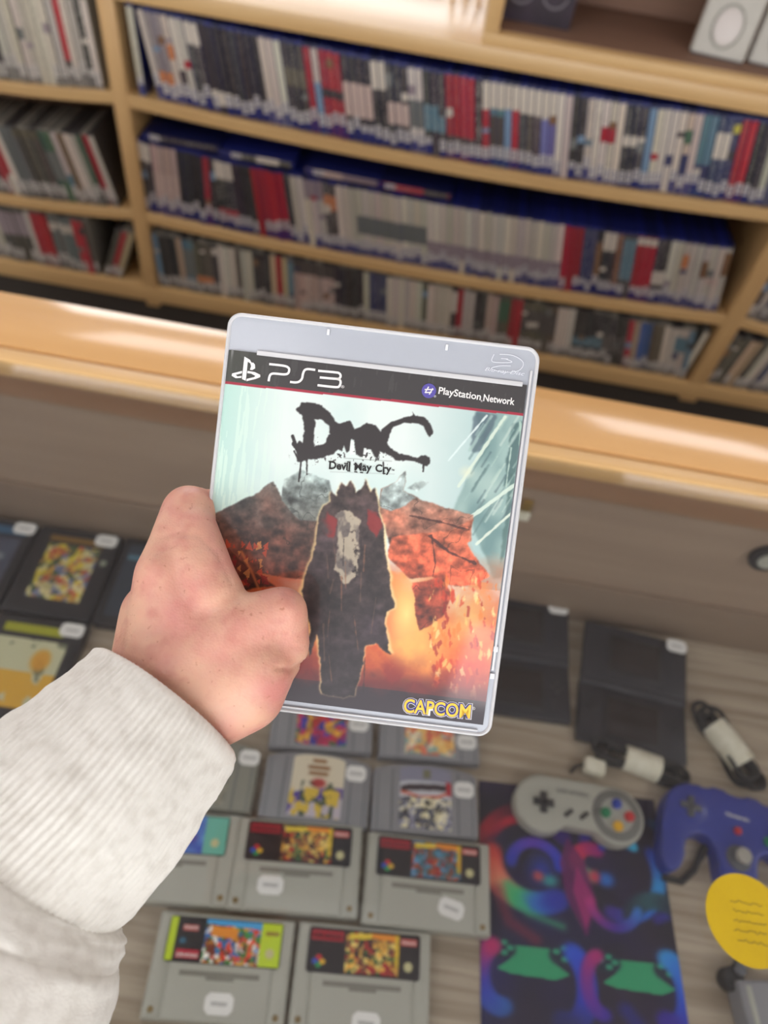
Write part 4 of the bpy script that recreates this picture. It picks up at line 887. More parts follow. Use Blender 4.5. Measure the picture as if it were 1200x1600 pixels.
# towering facade at the right, plain panels
fm = cv.polymask([(742, 640), (826, 650), (790, 900), (770, 905), (735, 815), (700, 815), (752, 700)], 6); fc = np.stack([np.interp(fbm(NH, NW, 9, 9, 3, 41), [.2, .8], [96, 170]), np.interp(fbm(NH, NW, 9, 9, 3, 41), [.2, .8], [130, 194]), np.interp(fbm(NH, NW, 9, 9, 3, 41), [.2, .8], [128, 184])], -1); cv.fill(soft_(fm, 6), fc, .85)
cv.fill(soft_(cv.polymask([(742, 645), (778, 650), (750, 705), (735, 705)], 10), 4), (66, 84, 96), .7); cv.fill(soft_(cv.polymask([(800, 660), (822, 660), (806, 740), (786, 760)], 8), 3), (62, 92, 92), .8); cv.fill(soft_(cv.polymask([(796, 740), (808, 750), (796, 850), (780, 880)], 8), 3), (70, 100, 96), .7)
for k in range(34):
    gg = np.random.default_rng(600 + k); x0 = gg.uniform(752, 822); y0 = gg.uniform(650, 800); L0 = gg.uniform(14, 60); c_ = [(176, 200, 186), (196, 212, 200), (84, 112, 112), (70, 92, 98), (150, 180, 172)][k % 5]
    cv.stroke([(x0, y0), (x0 - L0 * .62, y0 + L0)], gg.uniform(1.5, 4.5), c_, .5, 2.5, (fine - .5) * 2)
for (a_, b2, wd, c_) in (((788, 652), (716, 760), 5, (206, 220, 202)), ((806, 756), (716, 822), 6, (206, 222, 206)), ((800, 800), (744, 850), 4, (214, 224, 206)), ((812, 660), (812, 700), 3, (168, 196, 180)), ((798, 700), (790, 760), 2.4, (176, 200, 186)), ((760, 650), (700, 720), 2.6, (212, 226, 222))): cv.stroke([a_, b2], wd, c_, .9, 1.6, (fine - .5) * 2.5)
cv.blob((728, 738), 14, 12, (220, 222, 190), .6, .9)
# fire and glow, lower half
fl = np.clip((v - .47 + (med - .5) * .25) / .22, 0, 1)
grad = np.stack([np.interp(v, [0, .45, .6, .8, .9, 1], [150, 190, 214, 206, 110, 34]), np.interp(v, [0, .45, .6, .8, .9, 1], [100, 110, 92, 78, 34, 28]), np.interp(v, [0, .45, .6, .8, .9, 1], [80, 70, 46, 36, 32, 38])], -1)
cv.fill(fl, grad, .95)
cv.fill(np.clip((med - .46) * 4, 0, 1) * (v > .58) * (v < .92), (232, 130, 60), .8)
for (p_, rx, ry, c_, a_) in (((635, 960), 46, 90, (244, 214, 130), .95), ((575, 900), 30, 70, (246, 210, 140), .8), ((660, 1010), 60, 60, (240, 190, 100), .8), ((730, 960), 55, 60, (214, 190, 120), .7), ((505, 980), 26, 60, (240, 160, 80), .7), ((470, 860), 26, 30, (226, 110, 60), .7), ((540, 1040), 60, 30, (226, 120, 60), .8), ((440, 880), 40, 50, (190, 60, 40), .6), ((740, 1040), 60, 50, (214, 66, 36), .7)):
    cv.blob(p_, rx * SC, ry * SC, c_, a_, 1.0)
# rocks
def rock(pts, base, seed, lo=.55, hi=1.25, crack=True, warp=6, low=None):
    """base ink at the top of the rock, low ink at its foot"""
    m = soft_(cv.polymask(pts, warp)); f = fbm(NH, NW, 9, 11, 5, seed); f2 = fbm(NH, NW, 50, 60, 3, seed + 1); f3 = fbm(NH, NW, 16, 40, 4, seed + 5)
    ys_ = [tr(p)[1] for p in pts]; t = np.clip((Y - min(ys_)) / (max(ys_) - min(ys_)) + (f - .5) * .8, 0, 1)[..., None]
    col = np.array(base, float) * (1 - t) + np.array(low if low else base, float) * t
    im = col * (lo + (hi - lo) * f * 1.3 + (f2 - .5) * .8 + (f3 - .5) * .7 + (diag - .5) * .6)[..., None]; cv.fill(m, im)
    if crack: cv.fill(m * (np.abs(fbm(NH, NW, 7, 8, 4, seed + 2) - .5) < .006), np.array(base, float) * .4, .4)
    return m
rock([(330, 806), (358, 792), (395, 775), (427, 752), (440, 776), (470, 790), (520, 790), (526, 820), (520, 860), (500, 905), (460, 905), (400, 895), (352, 850)], (78, 76, 70), 20, low=(120, 62, 46))
m = rock([(440, 780), (445, 748), (472, 735), (515, 752), (526, 790), (510, 815), (470, 815)], (140, 156, 152), 24, low=(92, 94, 88)); 
m = rock([(330, 805), (352, 850), (400, 895), (430, 915), (330, 930)], (96, 44, 32), 26)
rock([(590, 790), (596, 765), (618, 752), (634, 735), (630, 765), (660, 782), (690, 792), (738, 806), (736, 845), (640, 880), (612, 860)], (124, 110, 98), 28, low=(150, 84, 62))
rock([(590, 790), (598, 764), (620, 750), (634, 735), (630, 765), (650, 778), (612, 800)], (140, 152, 148), 30)
rock([(636, 762), (656, 750), (668, 754), (652, 768)], (138, 150, 146), 32, crack=False)
rock([(612, 838), (700, 830), (738, 812), (730, 850), (748, 880), (764, 900), (740, 912), (705, 915), (675, 900), (640, 905), (606, 870)], (168, 96, 70), 34, low=(196, 84, 54))
rock([(645, 912), (690, 900), (706, 930), (690, 965), (656, 985), (648, 950)], (158, 68, 46), 36)
cv.stroke([(640, 806), (690, 816), (732, 828)], 3, (60, 34, 30), .8, 1.5, (fine - .5) * 4); cv.stroke([(672, 838), (700, 862), (742, 880)], 4, (58, 30, 28), .8, 1.5, (fine - .5) * 5); cv.stroke([(674, 836), (680, 880), (676, 900)], 2, (70, 36, 30), .8, 1.2, (fine - .5) * 3)
# embers and shards
g2 = np.random.default_rng(5)
for k in range(150):
    cx, cy = g2.uniform(670, 785), g2.uniform(905, 1085); s_ = g2.uniform(1.5, 7); a = g2.uniform(0, 6.28)
    if cx > 800 - (cy - 900) * .12 - 20: continue
    pts = [(cx + s_ * math.cos(a + t) * g2.uniform(.3, .9), cy + s_ * math.sin(a + t) * g2.uniform(.8, 2.6)) for t in (0, 1.7, 3.1, 4.6)]
    c_ = [(238, 196, 110), (246, 222, 150), (200, 60, 34), (150, 30, 26), (232, 120, 50)][g2.integers(5)]; cv.fill(soft_(cv.polymask(pts, 9), 1), c_, .65)
for k in range(40):
    cx, cy = g2.uniform(355, 420), g2.uniform(850, 930); s_ = g2.uniform(2, 7); a = g2.uniform(0, 6.28)
    cv.poly([(cx + s_ * math.cos(a + t), cy + s_ * 1.4 * math.sin(a + t)) for t in (0, 2, 4)], [(216, 80, 46), (150, 30, 30), (232, 150, 80)][g2.integers(3)], .8)
cv.stroke([(378, 862), (396, 898), (404, 918)], 4, (226, 130, 70), .7, 3)
# dark ground
cv.fill(np.clip((v - .885 + (med - .5) * .12) / .05, 0, 1), (40, 32, 40), .95); cv.fill(np.clip((v - .82 + (big - .5) * .2) / .08, 0, 1) * (v < .93), (140, 36, 30), .45)
# a tall standing stone in the middle
sp = [(516, 784), (519, 766), (527, 776), (533, 754), (540, 760), (548, 750), (556, 772), (564, 764), (570, 748), (579, 770), (585, 764), (590, 788), (600, 830), (604, 880), (613, 925), (616, 948), (604, 955), (602, 985), (611, 1024), (588, 1004), (572, 1010), (562, 1050), (556, 1088), (504, 1086), (502, 1040), (496, 990), (484, 1028), (484, 980), (470, 925), (484, 880), (494, 850), (498, 808), (506, 790)]
cv.fill(soft_(cv.polymask([(546 + (x - 546) * 1.06, y) for x, y in sp], 8), 5), (244, 214, 150), .75)
rock(sp, (70, 56, 52), 50, .4, 1.2, False, 8, (40, 32, 38))
m = cv.polymask([(500, 806), (514, 798), (526, 812), (522, 840), (508, 836)], 10) + cv.polymask([(572, 794), (590, 798), (598, 818), (590, 838), (576, 828)], 10); cv.fill(soft_(m) * np.clip((med - .35) * 5, 0, 1), (140, 38, 38), .85)
m = soft_(cv.polymask([(526, 806), (538, 796), (556, 800), (566, 812), (560, 850), (563, 902), (540, 910), (522, 890), (529, 850)], 14)); cv.fill(m * np.clip((fine * .5 + med * .5 - .42) * 9, 0, 1), (200, 188, 162), .8); cv.fill(m * np.clip((.50 - fbm(NH, NW, 22, 16, 4, 88)) * 10, 0, 1), (88, 80, 78), .8)
for k in range(26):
    gg = np.random.default_rng(900 + k); x0 = gg.uniform(492, 600); y0 = gg.uniform(830, 1040); cv.stroke([(x0, y0), (x0 + gg.uniform(-8, 8), y0 + gg.uniform(20, 60))], gg.uniform(1, 2.6), [(112, 84, 66), (30, 26, 28), (150, 100, 70)][k % 3], .5 * (1 if abs(x0 - 546) < 44 else 0), 1.5, (fine - .5) * 3)
# brush lettering: big D, m, C with blotches and drips
IN = (38, 34, 34); rg = (fine - .5) * 9 * SC
def br(pts, wd, k=1.0): cv.stroke(pts, wd * SC, IN, 1, 1.2, rg * k)
def q_(*P_): return [(330 + x / 2.308, 480 + y / 2.308) for x, y in P_]
D_o = cv.polymask(q_((310, 362), (328, 346), (368, 347), (402, 358), (434, 384), (452, 415), (470, 428), (474, 472), (462, 512), (432, 531), (400, 541), (352, 553), (318, 557), (306, 530), (300, 500), (322, 482), (336, 495), (338, 440), (332, 392), (314, 378)), 9); D_i = cv.polymask(q_((372, 402), (400, 402), (424, 428), (431, 460), (414, 490), (396, 502), (372, 503), (369, 450)), 9)
m_ = cv.polymask(q_((452, 425), (480, 417), (502, 412), (516, 440), (540, 432), (562, 420), (592, 425), (612, 450), (625, 470), (634, 505), (622, 530), (606, 520), (600, 548), (586, 536), (576, 514), (561, 514), (546, 542), (534, 540), (521, 532), (515, 482), (504, 478), (500, 520), (488, 528), (478, 500), (470, 520), (458, 515)), 3)
C_ = cv.polymask(q_((620, 440), (650, 415), (690, 398), (730, 390), (765, 395), (788, 420), (796, 455), (788, 468), (777, 458), (766, 430), (740, 414), (700, 416), (660, 432), (642, 456), (636, 490), (648, 513), (672, 528), (710, 536), (745, 543), (755, 534), (770, 530), (786, 538), (789, 555), (776, 569), (755, 566), (740, 557), (700, 554), (660, 550), (628, 532), (606, 505), (602, 470)), 7)
cv.fill(soft_(np.clip(D_o * (1 - D_i) + m_ + C_, 0, 1), 1), IN)
cv.fill(soft_(cv.polymask(q_((502, 482), (513, 484), (518, 530), (500, 536)), 3) + cv.polymask(q_((549, 508), (560, 510), (566, 548), (545, 550)), 3), 1), (222, 230, 224))
for pts, wd in ((q_((325, 552), (322, 590), (316, 628)), 2.4), (q_((345, 550), (346, 602)), 2.4), (q_((765, 565), (763, 592)), 2), (q_((295, 466), (305, 495)), 5), (q_((300, 495), (320, 520)), 8), (q_((725, 378), (732, 392)), 1.2), (q_((480, 528), (482, 540)), 1.6), (q_((600, 540), (602, 552)), 1.6), (q_((300, 520), (312, 545)), 3), (q_((620, 560), (622, 602)), 1.2)): br(pts, wd, .35)
cv.fill((fbm(NH, NW, 120, 140, 2, 99) > .74) * np.clip(1.25 - cv.dist(q_((320, 530), (480, 535), (620, 540))) / (15 * SC), 0, 1), IN, .85)
cv.fill((fbm(NH, NW, 120, 140, 2, 98) > .76) * np.clip(1.25 - cv.dist(q_((388, 470), (384, 500))) / (5 * SC), 0, 1), IN, .85)
cv.stroke(q_((480, 545), (650, 556)), 1.0, (110, 120, 116), .6, 1.5); cv.stroke(q_((430, 594), (660, 602)), .8, (130, 140, 136), .5, 1.5)
# black header band and red line
lt = lambda x, o=0: None
m = cv.polymask([(330, 535), (830, 595), (830, 649), (330, 594)]); cv.fill(m, (52, 50, 50)); cv.fill(m * np.clip((.22 - u) / .2, 0, 1), (62, 66, 56), .8)  # greenish reflection painted into the left end of the band
cv.fill(cv.polymask([(330, 594), (830, 648), (830, 652), (330, 598)]), (158, 34, 56)); cv.fill(m * (fbm(NH, NW, 90, 20, 2, 61) > .74), (84, 84, 80), .25)
Rr = .0042
def cover_pos(u_, v_):
    x = ix0 + (ix1 - ix0) * u_; y = iy1 + (iy0 - iy1) * v_; s_ = np.clip((ix0 + Rr - x) / Rr, 0, 1)      # the sleeve bends round the spine edge
    z = .0004 - Rr * (1 - np.sqrt(np.clip(1 - s_ ** 2, 0, 1))) * .9; return np.stack([x, y, z], 1)
co_ = link(bpy.data.objects.new('cover_print', grid_mesh('cover_print', cv, cover_pos, print_cover)), hc)
co_['label'] = 'glossy printed cover with black lettering over burning rocks'

LZ = .0007
wp = mat('logo_white', srgb(232, 230, 226), .4)
def ribbon(name, strokes, wd, m, z=LZ, par=None):
    """flat printed strokes given at photo positions"""
    vs_, fs = [], []
    for pts in strokes:
        P = [Vector(loc(*p)[:2]) for p in pts]; w_ = wd
        D = []
        for i in range(len(P)):
            a = P[max(i - 1, 0)]; b_ = P[min(i + 1, len(P) - 1)]; t = (b_ - a).normalized(); D.append(Vector((-t.y, t.x)))
        k0 = len(vs_)
        for p_, d in zip(P, D): vs_ += [(p_.x + d.x * w_ / 2, p_.y + d.y * w_ / 2, z), (p_.x - d.x * w_ / 2, p_.y - d.y * w_ / 2, z)]
        for i in range(len(P) - 1): a = k0 + 2 * i; fs.append((a, a + 1, a + 3, a + 2))
    return link(bpy.data.objects.new(name, mesh_of(name, vs_, fs, m)), par or hc)
def cp(*pts): return [(330 + x / 2.308, 480 + y / 2.308) for x, y in pts]
def sm(pts, k=5):
    o_ = []; N_ = len(pts)
    for i in range(N_ - 1):
        p0, p1, p2, p3 = pts[max(i - 1, 0)], pts[i], pts[i + 1], pts[min(i + 2, N_ - 1)]
        for j in range(k):
            t = j / k; o_.append(tuple(.5 * (2 * p1[c] + (p2[c] - p0[c]) * t + (2 * p0[c] - 5 * p1[c] + 4 * p2[c] - p3[c]) * t * t + (3 * p1[c] - p0[c] - 3 * p2[c] + p3[c]) * t ** 3) for c in (0, 1)))
    return o_ + [pts[-1]]
ribbon('platform_logo', [sm(cp((210, 206), (262, 212), (279, 219), (282, 229), (277, 240), (262, 243), (228, 240), (216, 243), (211, 252), (208, 268))),
                         sm(cp((376, 227), (350, 224), (338, 228), (332, 240), (328, 258), (318, 269), (304, 272), (285, 270))),
                         sm(cp((386, 230), (450, 236), (463, 240), (467, 248), (464, 256), (452, 259), (392, 254))), sm(cp((452, 259), (464, 263), (467, 272), (463, 284), (450, 289), (384, 282)))], .00098, wp)
text_obj('registered_mark', '®', *(lambda a, b_: (a.x, b_.x, b_.y, a.y))(loc(533, 602), loc(538, 607)), LZ, wp, hc)
# family symbol: upright letter and flat wings
l0 = loc(386, 577); sc_ = .0072
def fpoly(name, polys, m, z=LZ):
    vs_, fs = [], []
    for P in polys: k0 = len(vs_); vs_ += [(l0.x + x * sc_, l0.y + y * sc_, z) for x, y in P]; fs.append(tuple(range(k0, k0 + len(P))))
    return link(bpy.data.objects.new(name, mesh_of(name, vs_, fs, m)), hc)
fpoly('family_symbol', [[(-.22, -.62), (.02, -.70), (.02, .62), (-.22, .72)], [(.02, .62), (.02, .44), (.18, .36), (.24, .2), (.24, .42), (.14, .56)], [(.24, .42), (.24, .2), (.20, -.02), (.34, -.02), (.5, .1), (.46, .32), (.36, .42)],
      [(-.26, -.14), (-.26, -.28), (-.62, -.42), (-.5, -.5), (-.26, -.44), (-.26, -.56), (-.6, -.62), (-.86, -.5), (-.84, -.36)], [(.06, -.1), (.5, -.12), (.84, -.24), (.86, -.38), (.6, -.52), (.06, -.72), (.06, -.58), (.5, -.42), (.56, -.34), (.3, -.24), (.06, -.24)]], wp)
# network mark and words
l1 = loc(670, 611)
b = MB(); b.cyl((l1.x, l1.y, LZ), .0031, .0003, 32); b.build('network_globe', mat('violet_globe', srgb(92, 84, 160), .3), hc)
def ln(pts, w_): 
    vs_, fs = [], []
    for (a, b_) in pts:
        a = Vector(a) * .0031 + Vector((l1.x, l1.y)); b_ = Vector(b_) * .0031 + Vector((l1.x, l1.y)); t = (b_ - a).normalized(); n_ = Vector((-t.y, t.x)) * w_ / 2; k = len(vs_)
        vs_ += [(*(a + n_), LZ + .0003), (*(a - n_), LZ + .0003), (*(b_ - n_), LZ + .0003), (*(b_ + n_), LZ + .0003)]; fs.append((k, k + 1, k + 2, k + 3))
    return link(bpy.data.objects.new('globe_symbol', mesh_of('globe_symbol', vs_, fs, wp)), hc)
ln([((-.5, -.35), (-.1, .55)), ((.1, -.5), (.5, .4)), ((-.6, .1), (.6, .25)), ((-.45, -.3), (.4, -.15))], .0005)
a, b_ = loc(684, 617), loc(803, 632); hgt = .0030
def words(name, s, pa, pb, hpx, m, bold, z=LZ, sp=1, shear=0):
    """one line of lettering from photo baseline point pa to pb"""
    A, B = loc(*pa), loc(*pb); L_ = (B - A).length; ang = math.atan2(B.y - A.y, B.x - A.x); h = hpx * CAMD / F
    o = text_obj(name, s, 0, L_, 0, h, z, m, hc, bold, shear, spacing=sp); o.location = (A.x, A.y, 0); o.rotation_euler = (0, 0, ang); return o
CAMD = .3155
words('network_lettering', 'PlayStation', (684, 619), (750, 629), 14.5, wp, .018)
words('registered_mark', '®', (750.5, 628), (753.5, 628.5), 3, wp, 0)
words('network_lettering', 'Network', (754.5, 627), (803, 633.5), 11, wp, .018)
words('registered_mark', '®', (677.5, 621), (681, 621.5), 3.5, wp, 0)
dk_ = mat('title_black', srgb(36, 34, 34), .5)
words('title_lettering', 'Devil', (514, 733), (547, 735.5), 13, dk_, .032)
words('title_lettering', 'May', (553.5, 739), (580.5, 740.5), 16.5, dk_, .032)
words('title_lettering', 'Cry', (586, 741), (611, 742.5), 16, dk_, .032)
words('trademark_lettering', 'TM', (611.5, 735.5), (616, 736), 2.6, dk_, .02)
def serif(px, py, w_=5): a = loc(px, py); MB().box(a.x - w_ * .000137, a.x + w_ * .000137, a.y - .00022, a.y + .00022, LZ - .0001, LZ + .0001).build('letter_serif', dk_, hc, False)
for px, py in ((516, 721.5), (516.5, 732.5), (540.5, 724.5), (545, 736), (545, 722), (555, 726), (556, 737.5), (565, 738.5), (600, 740)): serif(px, py)
# publisher lettering in three stacked inks
for i, (bold, m_, z, gx) in enumerate(((.11, wp, LZ, 2.2), (.075, mat('capcom_blue', srgb(52, 52, 140), .4), LZ + .0002, 1.2), (.0, mat('capcom_yellow', srgb(240, 196, 60), .4), LZ + .0004, 0))):
    words('publisher_lettering', 'CAPCOM', (630 - gx, 1112 + gx), (734 + gx, 1122 + gx), 23 + 2 * gx, m_, bold + .02, z)
words('registered_mark', '®', (736.5, 1108), (742, 1108.7), 5, wp, .0)
# embossed disc format mark on the clear lid
em = mat('embossed_clear', srgb(222, 225, 230), .25)
o = ribbon('embossed_disc_mark', [sm(cp((1040, 170), (1090, 175), (1125, 200), (1110, 228), (1060, 235), (1010, 222), (1040, 212), (1080, 212))), sm(cp((1020, 170), (1012, 195), (1045, 200), (1085, 198), (1060, 186))), sm(cp((1045, 185), (1070, 187)))], .00028, em, .0002)
words('embossed_lettering', 'Blu-ray Disc', (757, 581), (819, 589), 7.5, em, 0, .0002, shear=.35)

# ================================================================== THE HAND AND SLEEVE
def P(x, y, d): return at_d(x, y, d)
def rad_(px, d): return px * d / F
caps = []   # (p0, r0, p1, r1)
def cap(a, ra, b_, rb):
    caps.append((P(*a), rad_(ra, a[2]), P(*b_), rad_(rb, b_[2])))
# index finger: knuckle -> middle joint -> curls behind the case
cap((262, 908, .306), 50, (295, 800, .322), 43); cap((295, 800, .322), 42, (345, 800, .345), 34); cap((345, 800, .345), 34, (420, 840, .349), 29); cap((420, 840, .349), 29, (455, 860, .349), 26)
# middle, ring, little fingers wrap round behind
cap((245, 960, .318), 46, (268, 870, .345), 36); cap((268, 870, .345), 36, (345, 880, .356), 32); cap((345, 880, .356), 32, (455, 920, .352), 27)
cap((240, 1000, .325), 44, (262, 940, .352), 33); cap((262, 940, .352), 33, (345, 955, .358), 30); cap((345, 955, .358), 30, (440, 990, .353), 25)
cap((250, 1040, .328), 42, (275, 1010, .352), 29); cap((275, 1010, .352), 29, (350, 1030, .356), 26); cap((350, 1030, .356), 26, (420, 1050, .352), 22)
# palm and back of the hand
cap((262, 905, .306), 52, (255, 1060, .302), 72); cap((240, 960, .312), 52, (245, 1080, .306), 78); cap((275, 930, .304), 50, (330, 1040, .296), 62)
cap((300, 915, .304), 40, (350, 965, .299), 46)
cap((303, 828, .314), 38, (324, 900, .302), 44); cap((300, 870, .308), 46, (335, 930, .300), 48)
# thumb: base, joint, bent tip pressing the cover
cap((290, 1050, .297), 74, (380, 985, .297), 56); cap((380, 985, .297), 55, (440, 956, .2975), 41); cap((440, 956, .2975), 41, (449, 1010, .3025), 36); cap((449, 1008, .3025), 36, (438, 1034, .3040), 34)
cap((300, 1090, .297), 78, (392, 1048, .2965), 68); cap((330, 1100, .297), 70, (382, 1078, .297), 66)
# wrist and forearm
cap((262, 1070, .303), 84, (245, 1110, .300), 98); cap((245, 1110, .300), 98, (120, 1270, .285), 108); cap((300, 1085, .300), 78, (270, 1120, .298), 92); cap((120, 1270, .285), 108, (10, 1420, .27), 118)
bm = bmesh.new()
for (a, ra, b_, rb) in caps:
    ax = (b_ - a); L_ = ax.length; q_ = ax.to_track_quat('Z', 'Y').to_matrix().to_4x4(); n = 28; rings = []
    sin_b = max(-.9, min(.9, (ra - rb) / max(L_, 1e-6)))
    for i in range(33):
        ph = -PI / 2 + PI * i / 32
        zc, rr = (0, ra) if ph < math.asin(sin_b) else (L_, rb)
        zz, r0 = zc + rr * math.sin(ph), rr * math.cos(ph)
        rings.append([bm.verts.new((Matrix.Translation(a) @ q_) @ Vector((r0 * math.cos(2 * PI * k / n), r0 * math.sin(2 * PI * k / n), zz))) for k in range(n)])
    for i in range(32):
        for k in range(n): bm.faces.new((rings[i][k], rings[i][(k + 1) % n], rings[i + 1][(k + 1) % n], rings[i + 1][k]))
me = bpy.data.meshes.new('raw'); bm.to_mesh(me); bm.free(); raw = link(bpy.data.objects.new('raw', me))
md = raw.modifiers.new('a', 'REMESH'); md.mode = 'VOXEL'; md.voxel_size = .0013; md.use_smooth_shade = True
ms = raw.modifiers.new('b', 'SMOOTH'); ms.factor = .6; ms.iterations = 26
dg = bpy.context.evaluated_depsgraph_get(); hm = bpy.data.meshes.new_from_object(raw.evaluated_get(dg)); bpy.data.objects.remove(raw); hm.name = 'hand'
# creases at the thumb joint and knuckles pressed into the surface
nv = len(hm.vertices); co = np.empty(nv * 3); hm.vertices.foreach_get('co', co); co = co.reshape(-1, 3); nr = np.empty(nv * 3); hm.vertices.foreach_get('normal', nr); nr = nr.reshape(-1, 3)
fw_, rt_, dn_ = np.array(FW), np.array(RT), np.array(DN); rel = co - np.array(CAM); zd = rel @ fw_; qx = 600 + F * (rel @ rt_) / zd; qy = 800 + F * (rel @ dn_) / zd; front = (nr @ fw_) < .3
def segd(pts):
    d = np.full(nv, 1e9)
    for (x1, y1), (x2, y2) in zip(pts[:-1], pts[1:]):
        dx, dy = x2 - x1, y2 - y1; t = np.clip(((qx - x1) * dx + (qy - y1) * dy) / (dx * dx + dy * dy), 0, 1); d = np.minimum(d, np.hypot(qx - x1 - t * dx, qy - y1 - t * dy))
    return d
disp = np.zeros(nv)
for pts, wd, dep in (([(476, 1036), (455, 1046), (432, 1044)], 4, .0011), ([(470, 1012), (455, 1010)], 3, .0004), ([(245, 840), (275, 832), (310, 836), (345, 868)], 5, .0006), ([(240, 870), (262, 852), (300, 850)], 5, .0003), ([(345, 875), (362, 910)], 5, .0005), ([(440, 925), (470, 938)], 3, .0002), ([(322, 762), (330, 800)], 4, .0004)):
    disp -= dep * np.exp(-(segd(pts) / wd) ** 2) * front
disp += .0012 * np.exp(-((qx - 455) ** 2 + (qy - 952) ** 2) / 18 ** 2) * front
disp += .0014 * np.exp(-((qx - 240) ** 2 + (qy - 885) ** 2) / 26 ** 2) * front
co += nr * disp[:, None]; hm.vertices.foreach_set('co', co.ravel()); hm.update()
def skin_mat():
    m = mat('skin', srgb(226, 174, 158), .42, spec=.4, sss=.25); nt = m.node_tree; b = nt.nodes['Principled BSDF']; N = nt.nodes.new; L = nt.links.new
    tc = N('ShaderNodeTexCoord')
    def nz(sc, det=3):
        n_ = N('ShaderNodeTexNoise'); n_.inputs['Scale'].default_value = sc; n_.inputs['Detail'].default_value = det; L(tc.outputs['Object'], n_.inputs['Vector']); return n_.outputs[0]
    def mr(s, a, b2, t1):
        n_ = N('ShaderNodeMapRange'); n_.inputs[1].default_value = a; n_.inputs[2].default_value = b2; n_.inputs[4].default_value = t1; L(s, n_.inputs[0]); return n_.outputs[0]
    def mx(f, a, c_):
        n_ = N('ShaderNodeMix'); n_.data_type = 'RGBA'; L(f, n_.inputs[0])
        if isinstance(a, tuple): n_.inputs[6].default_value = a
        else: L(a, n_.inputs[6])
        n_.inputs[7].default_value = c_; return n_.outputs[2]
    c1 = mx(mr(nz(38, 3), .4, .68, .8), srgb(224, 176, 150), srgb(208, 132, 126))
    c2 = mx(mr(nz(110, 4), .5, .72, .5), c1, srgb(196, 124, 112))
    c3 = mx(mr(nz(420, 2), .67, .75, .55), c2, srgb(176, 112, 88))
    L(c3, b.inputs['Base Color'])
    vo = N('ShaderNodeTexVoronoi'); vo.inputs['Scale'].default_value = 900; L(tc.outputs['Object'], vo.inputs['Vector'])
    bp = N('ShaderNodeBump'); bp.inputs['Distance'].default_value = .00018; bp.inputs['Strength'].default_value = .5; L(vo.outputs[0], bp.inputs['Height'])
    bp2 = N('ShaderNodeBump'); bp2.inputs['Distance'].default_value = .0006; bp2.inputs['Strength'].default_value = .4; L(nz(160, 4), bp2.inputs['Height']); L(bp.outputs[0], bp2.inputs['Normal']); L(bp2.outputs[0], b.inputs['Normal'])
    return m
skin = skin_mat(); hm.materials.clear(); hm.materials.append(skin); hm.polygons.foreach_set('use_smooth', [True] * len(hm.polygons))
person = link(bpy.data.objects.new('person', hm))
tag(person, 'person reaching in from the left, bare hand gripping the frosted case', 'person')

def knit(name, base):
    m = mat(name, base, .9, spec=.15, sheen=.3); nt = m.node_tree; b = nt.nodes['Principled BSDF']; N = nt.nodes.new; L = nt.links.new
    tc = N('ShaderNodeTexCoord'); n1 = N('ShaderNodeTexNoise'); n1.inputs['Scale'].default_value = 180; n1.inputs['Detail'].default_value = 4; L(tc.outputs['Object'], n1.inputs['Vector'])
    mx = N('ShaderNodeMix'); mx.data_type = 'RGBA'; mx.inputs[6].default_value = base; mx.inputs[7].default_value = srgb(204, 199, 188)
    r_ = N('ShaderNodeMapRange'); r_.inputs[1].default_value = .45; r_.inputs[2].default_value = .7; r_.inputs[4].default_value = .6; L(n1.outputs[0], r_.inputs[0]); L(r_.outputs[0], mx.inputs[0]); L(mx.outputs[2], b.inputs['Base Color'])
    n2 = N('ShaderNodeTexNoise'); n2.inputs['Scale'].default_value = 1400; L(tc.outputs['Object'], n2.inputs['Vector'])
    bp = N('ShaderNodeBump'); bp.inputs['Distance'].default_value = .0004; bp.inputs['Strength'].default_value = .5; L(n2.outputs[0], bp.inputs['Height']); L(bp.outputs[0], b.inputs['Normal']); return m
knit_m = knit('oatmeal_knit', srgb(230, 227, 218))
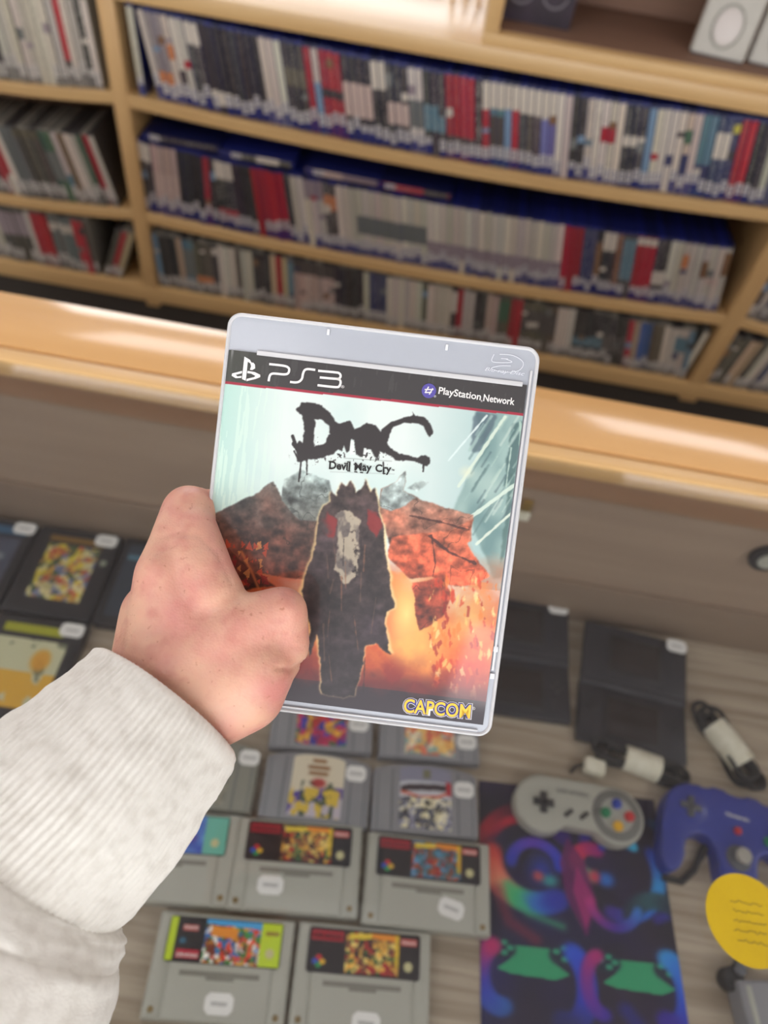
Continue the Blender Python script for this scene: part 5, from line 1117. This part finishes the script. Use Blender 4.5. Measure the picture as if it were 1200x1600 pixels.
def loft(name, stations, m, ribs=0, rib_d=0, wr=0, n=480, seed=1, inner=.0025, close_ends=True, parent=None):
    """stations: (px, py, depth, half width in px, squash)"""
    g = np.random.default_rng(seed); S = len(stations); C_ = [P(s[0], s[1], s[2]) for s in stations]; rr = [rad_(s[3], s[2]) for s in stations]
    K = 14; cs, rs, sq = [], [], []
    for i in range(S - 1):
        for k in range(K):
            t = k / K
            p0, p1, p2, p3 = C_[max(i - 1, 0)], C_[i], C_[i + 1], C_[min(i + 2, S - 1)]
            cs.append(.5 * ((2 * p1) + (p2 - p0) * t + (2 * p0 - 5 * p1 + 4 * p2 - p3) * t * t + (3 * p1 - p0 - 3 * p2 + p3) * t ** 3)); ts = t * t * (3 - 2 * t)
            rs.append(rr[i] * (1 - t) + rr[i + 1] * t); sq.append(stations[i][4] * (1 - t) + stations[i + 1][4] * t)
    cs.append(C_[-1]); rs.append(rr[-1]); sq.append(stations[-1][4]); N_ = len(cs); vs_ = []
    wn = fbm(N_, n + 1, 9, 8, 4, seed + 40); wn[:, -1] = wn[:, 0]
    bl = np.linspace(0, 1, n + 1); 
    for i in range(N_):
        t = (cs[min(i + 1, N_ - 1)] - cs[max(i - 1, 0)]).normalized(); side = t.cross(FW).normalized(); nn = side.cross(t).normalized()
        for k in range(n):
            a = 2 * PI * k / n; w1 = wn[i, k]; w2 = wn[i, 0]; f = k / n; wv = w1 if f < .9 else w1 * (1 - (f - .9) * 10) + wn[i, 0] * (f - .9) * 10
            rad = rs[i] + (wv - .5) * wr + (rib_d * math.cos(ribs * a) if ribs else 0)
            vs_.append(cs[i] + side * math.cos(a) * rad + nn * math.sin(a) * rad * sq[i])
    fs = []
    for i in range(N_ - 1):
        for k in range(n): fs.append((i * n + k, i * n + (k + 1) % n, (i + 1) * n + (k + 1) % n, (i + 1) * n + k))
    # turned-in rim and inner wall at the hand end
    base = len(vs_); c0 = cs[0]; t0 = (cs[1] - cs[0]).normalized()
    for k in range(n): vs_.append(c0 + (vs_[k] - c0) * (1 - .0012 / rs[0]) - t0 * .0010)
    for k in range(n): vs_.append(c0 + (vs_[k] - c0) * (1 - inner / rs[0]) - t0 * .0004)
    for k in range(n): vs_.append(c0 + (vs_[k] - c0) * (1 - inner / rs[0]) + t0 * .02)
    A = list(range(n)); seq = [A] + [list(range(base + j * n, base + (j + 1) * n)) for j in range(3)]
    for a_, b2 in zip(seq[:-1], seq[1:]):
        for k in range(n): fs.append((a_[(k + 1) % n], a_[k], b2[k], b2[(k + 1) % n]))
    me = mesh_of(name, vs_, fs, m, smooth=True); return link(bpy.data.objects.new(name, me), parent)
slv = loft('sweatshirt_sleeve', [(8, 1335, .274, 184, .95), (-10, 1362, .271, 224, .95), (-40, 1412, .266, 252, .95), (-90, 1495, .258, 288, .95), (-200, 1640, .246, 300, .95), (-320, 1800, .232, 310, .95)], knit_m, wr=.0075, seed=5, n=240, parent=person)
slv['label'] = 'off-white knitted sweatshirt sleeve'
cuff = loft('ribbed_cuff', [(258, 1103, .2965, 137, .9), (222, 1146, .2900, 150, .92), (155, 1222, .281, 171, .94), (80, 1298, .274, 182, .95), (0, 1380, .270, 166, .95)], knit_m, ribs=96, rib_d=.00035, wr=.0025, seed=2, n=960, parent=slv)
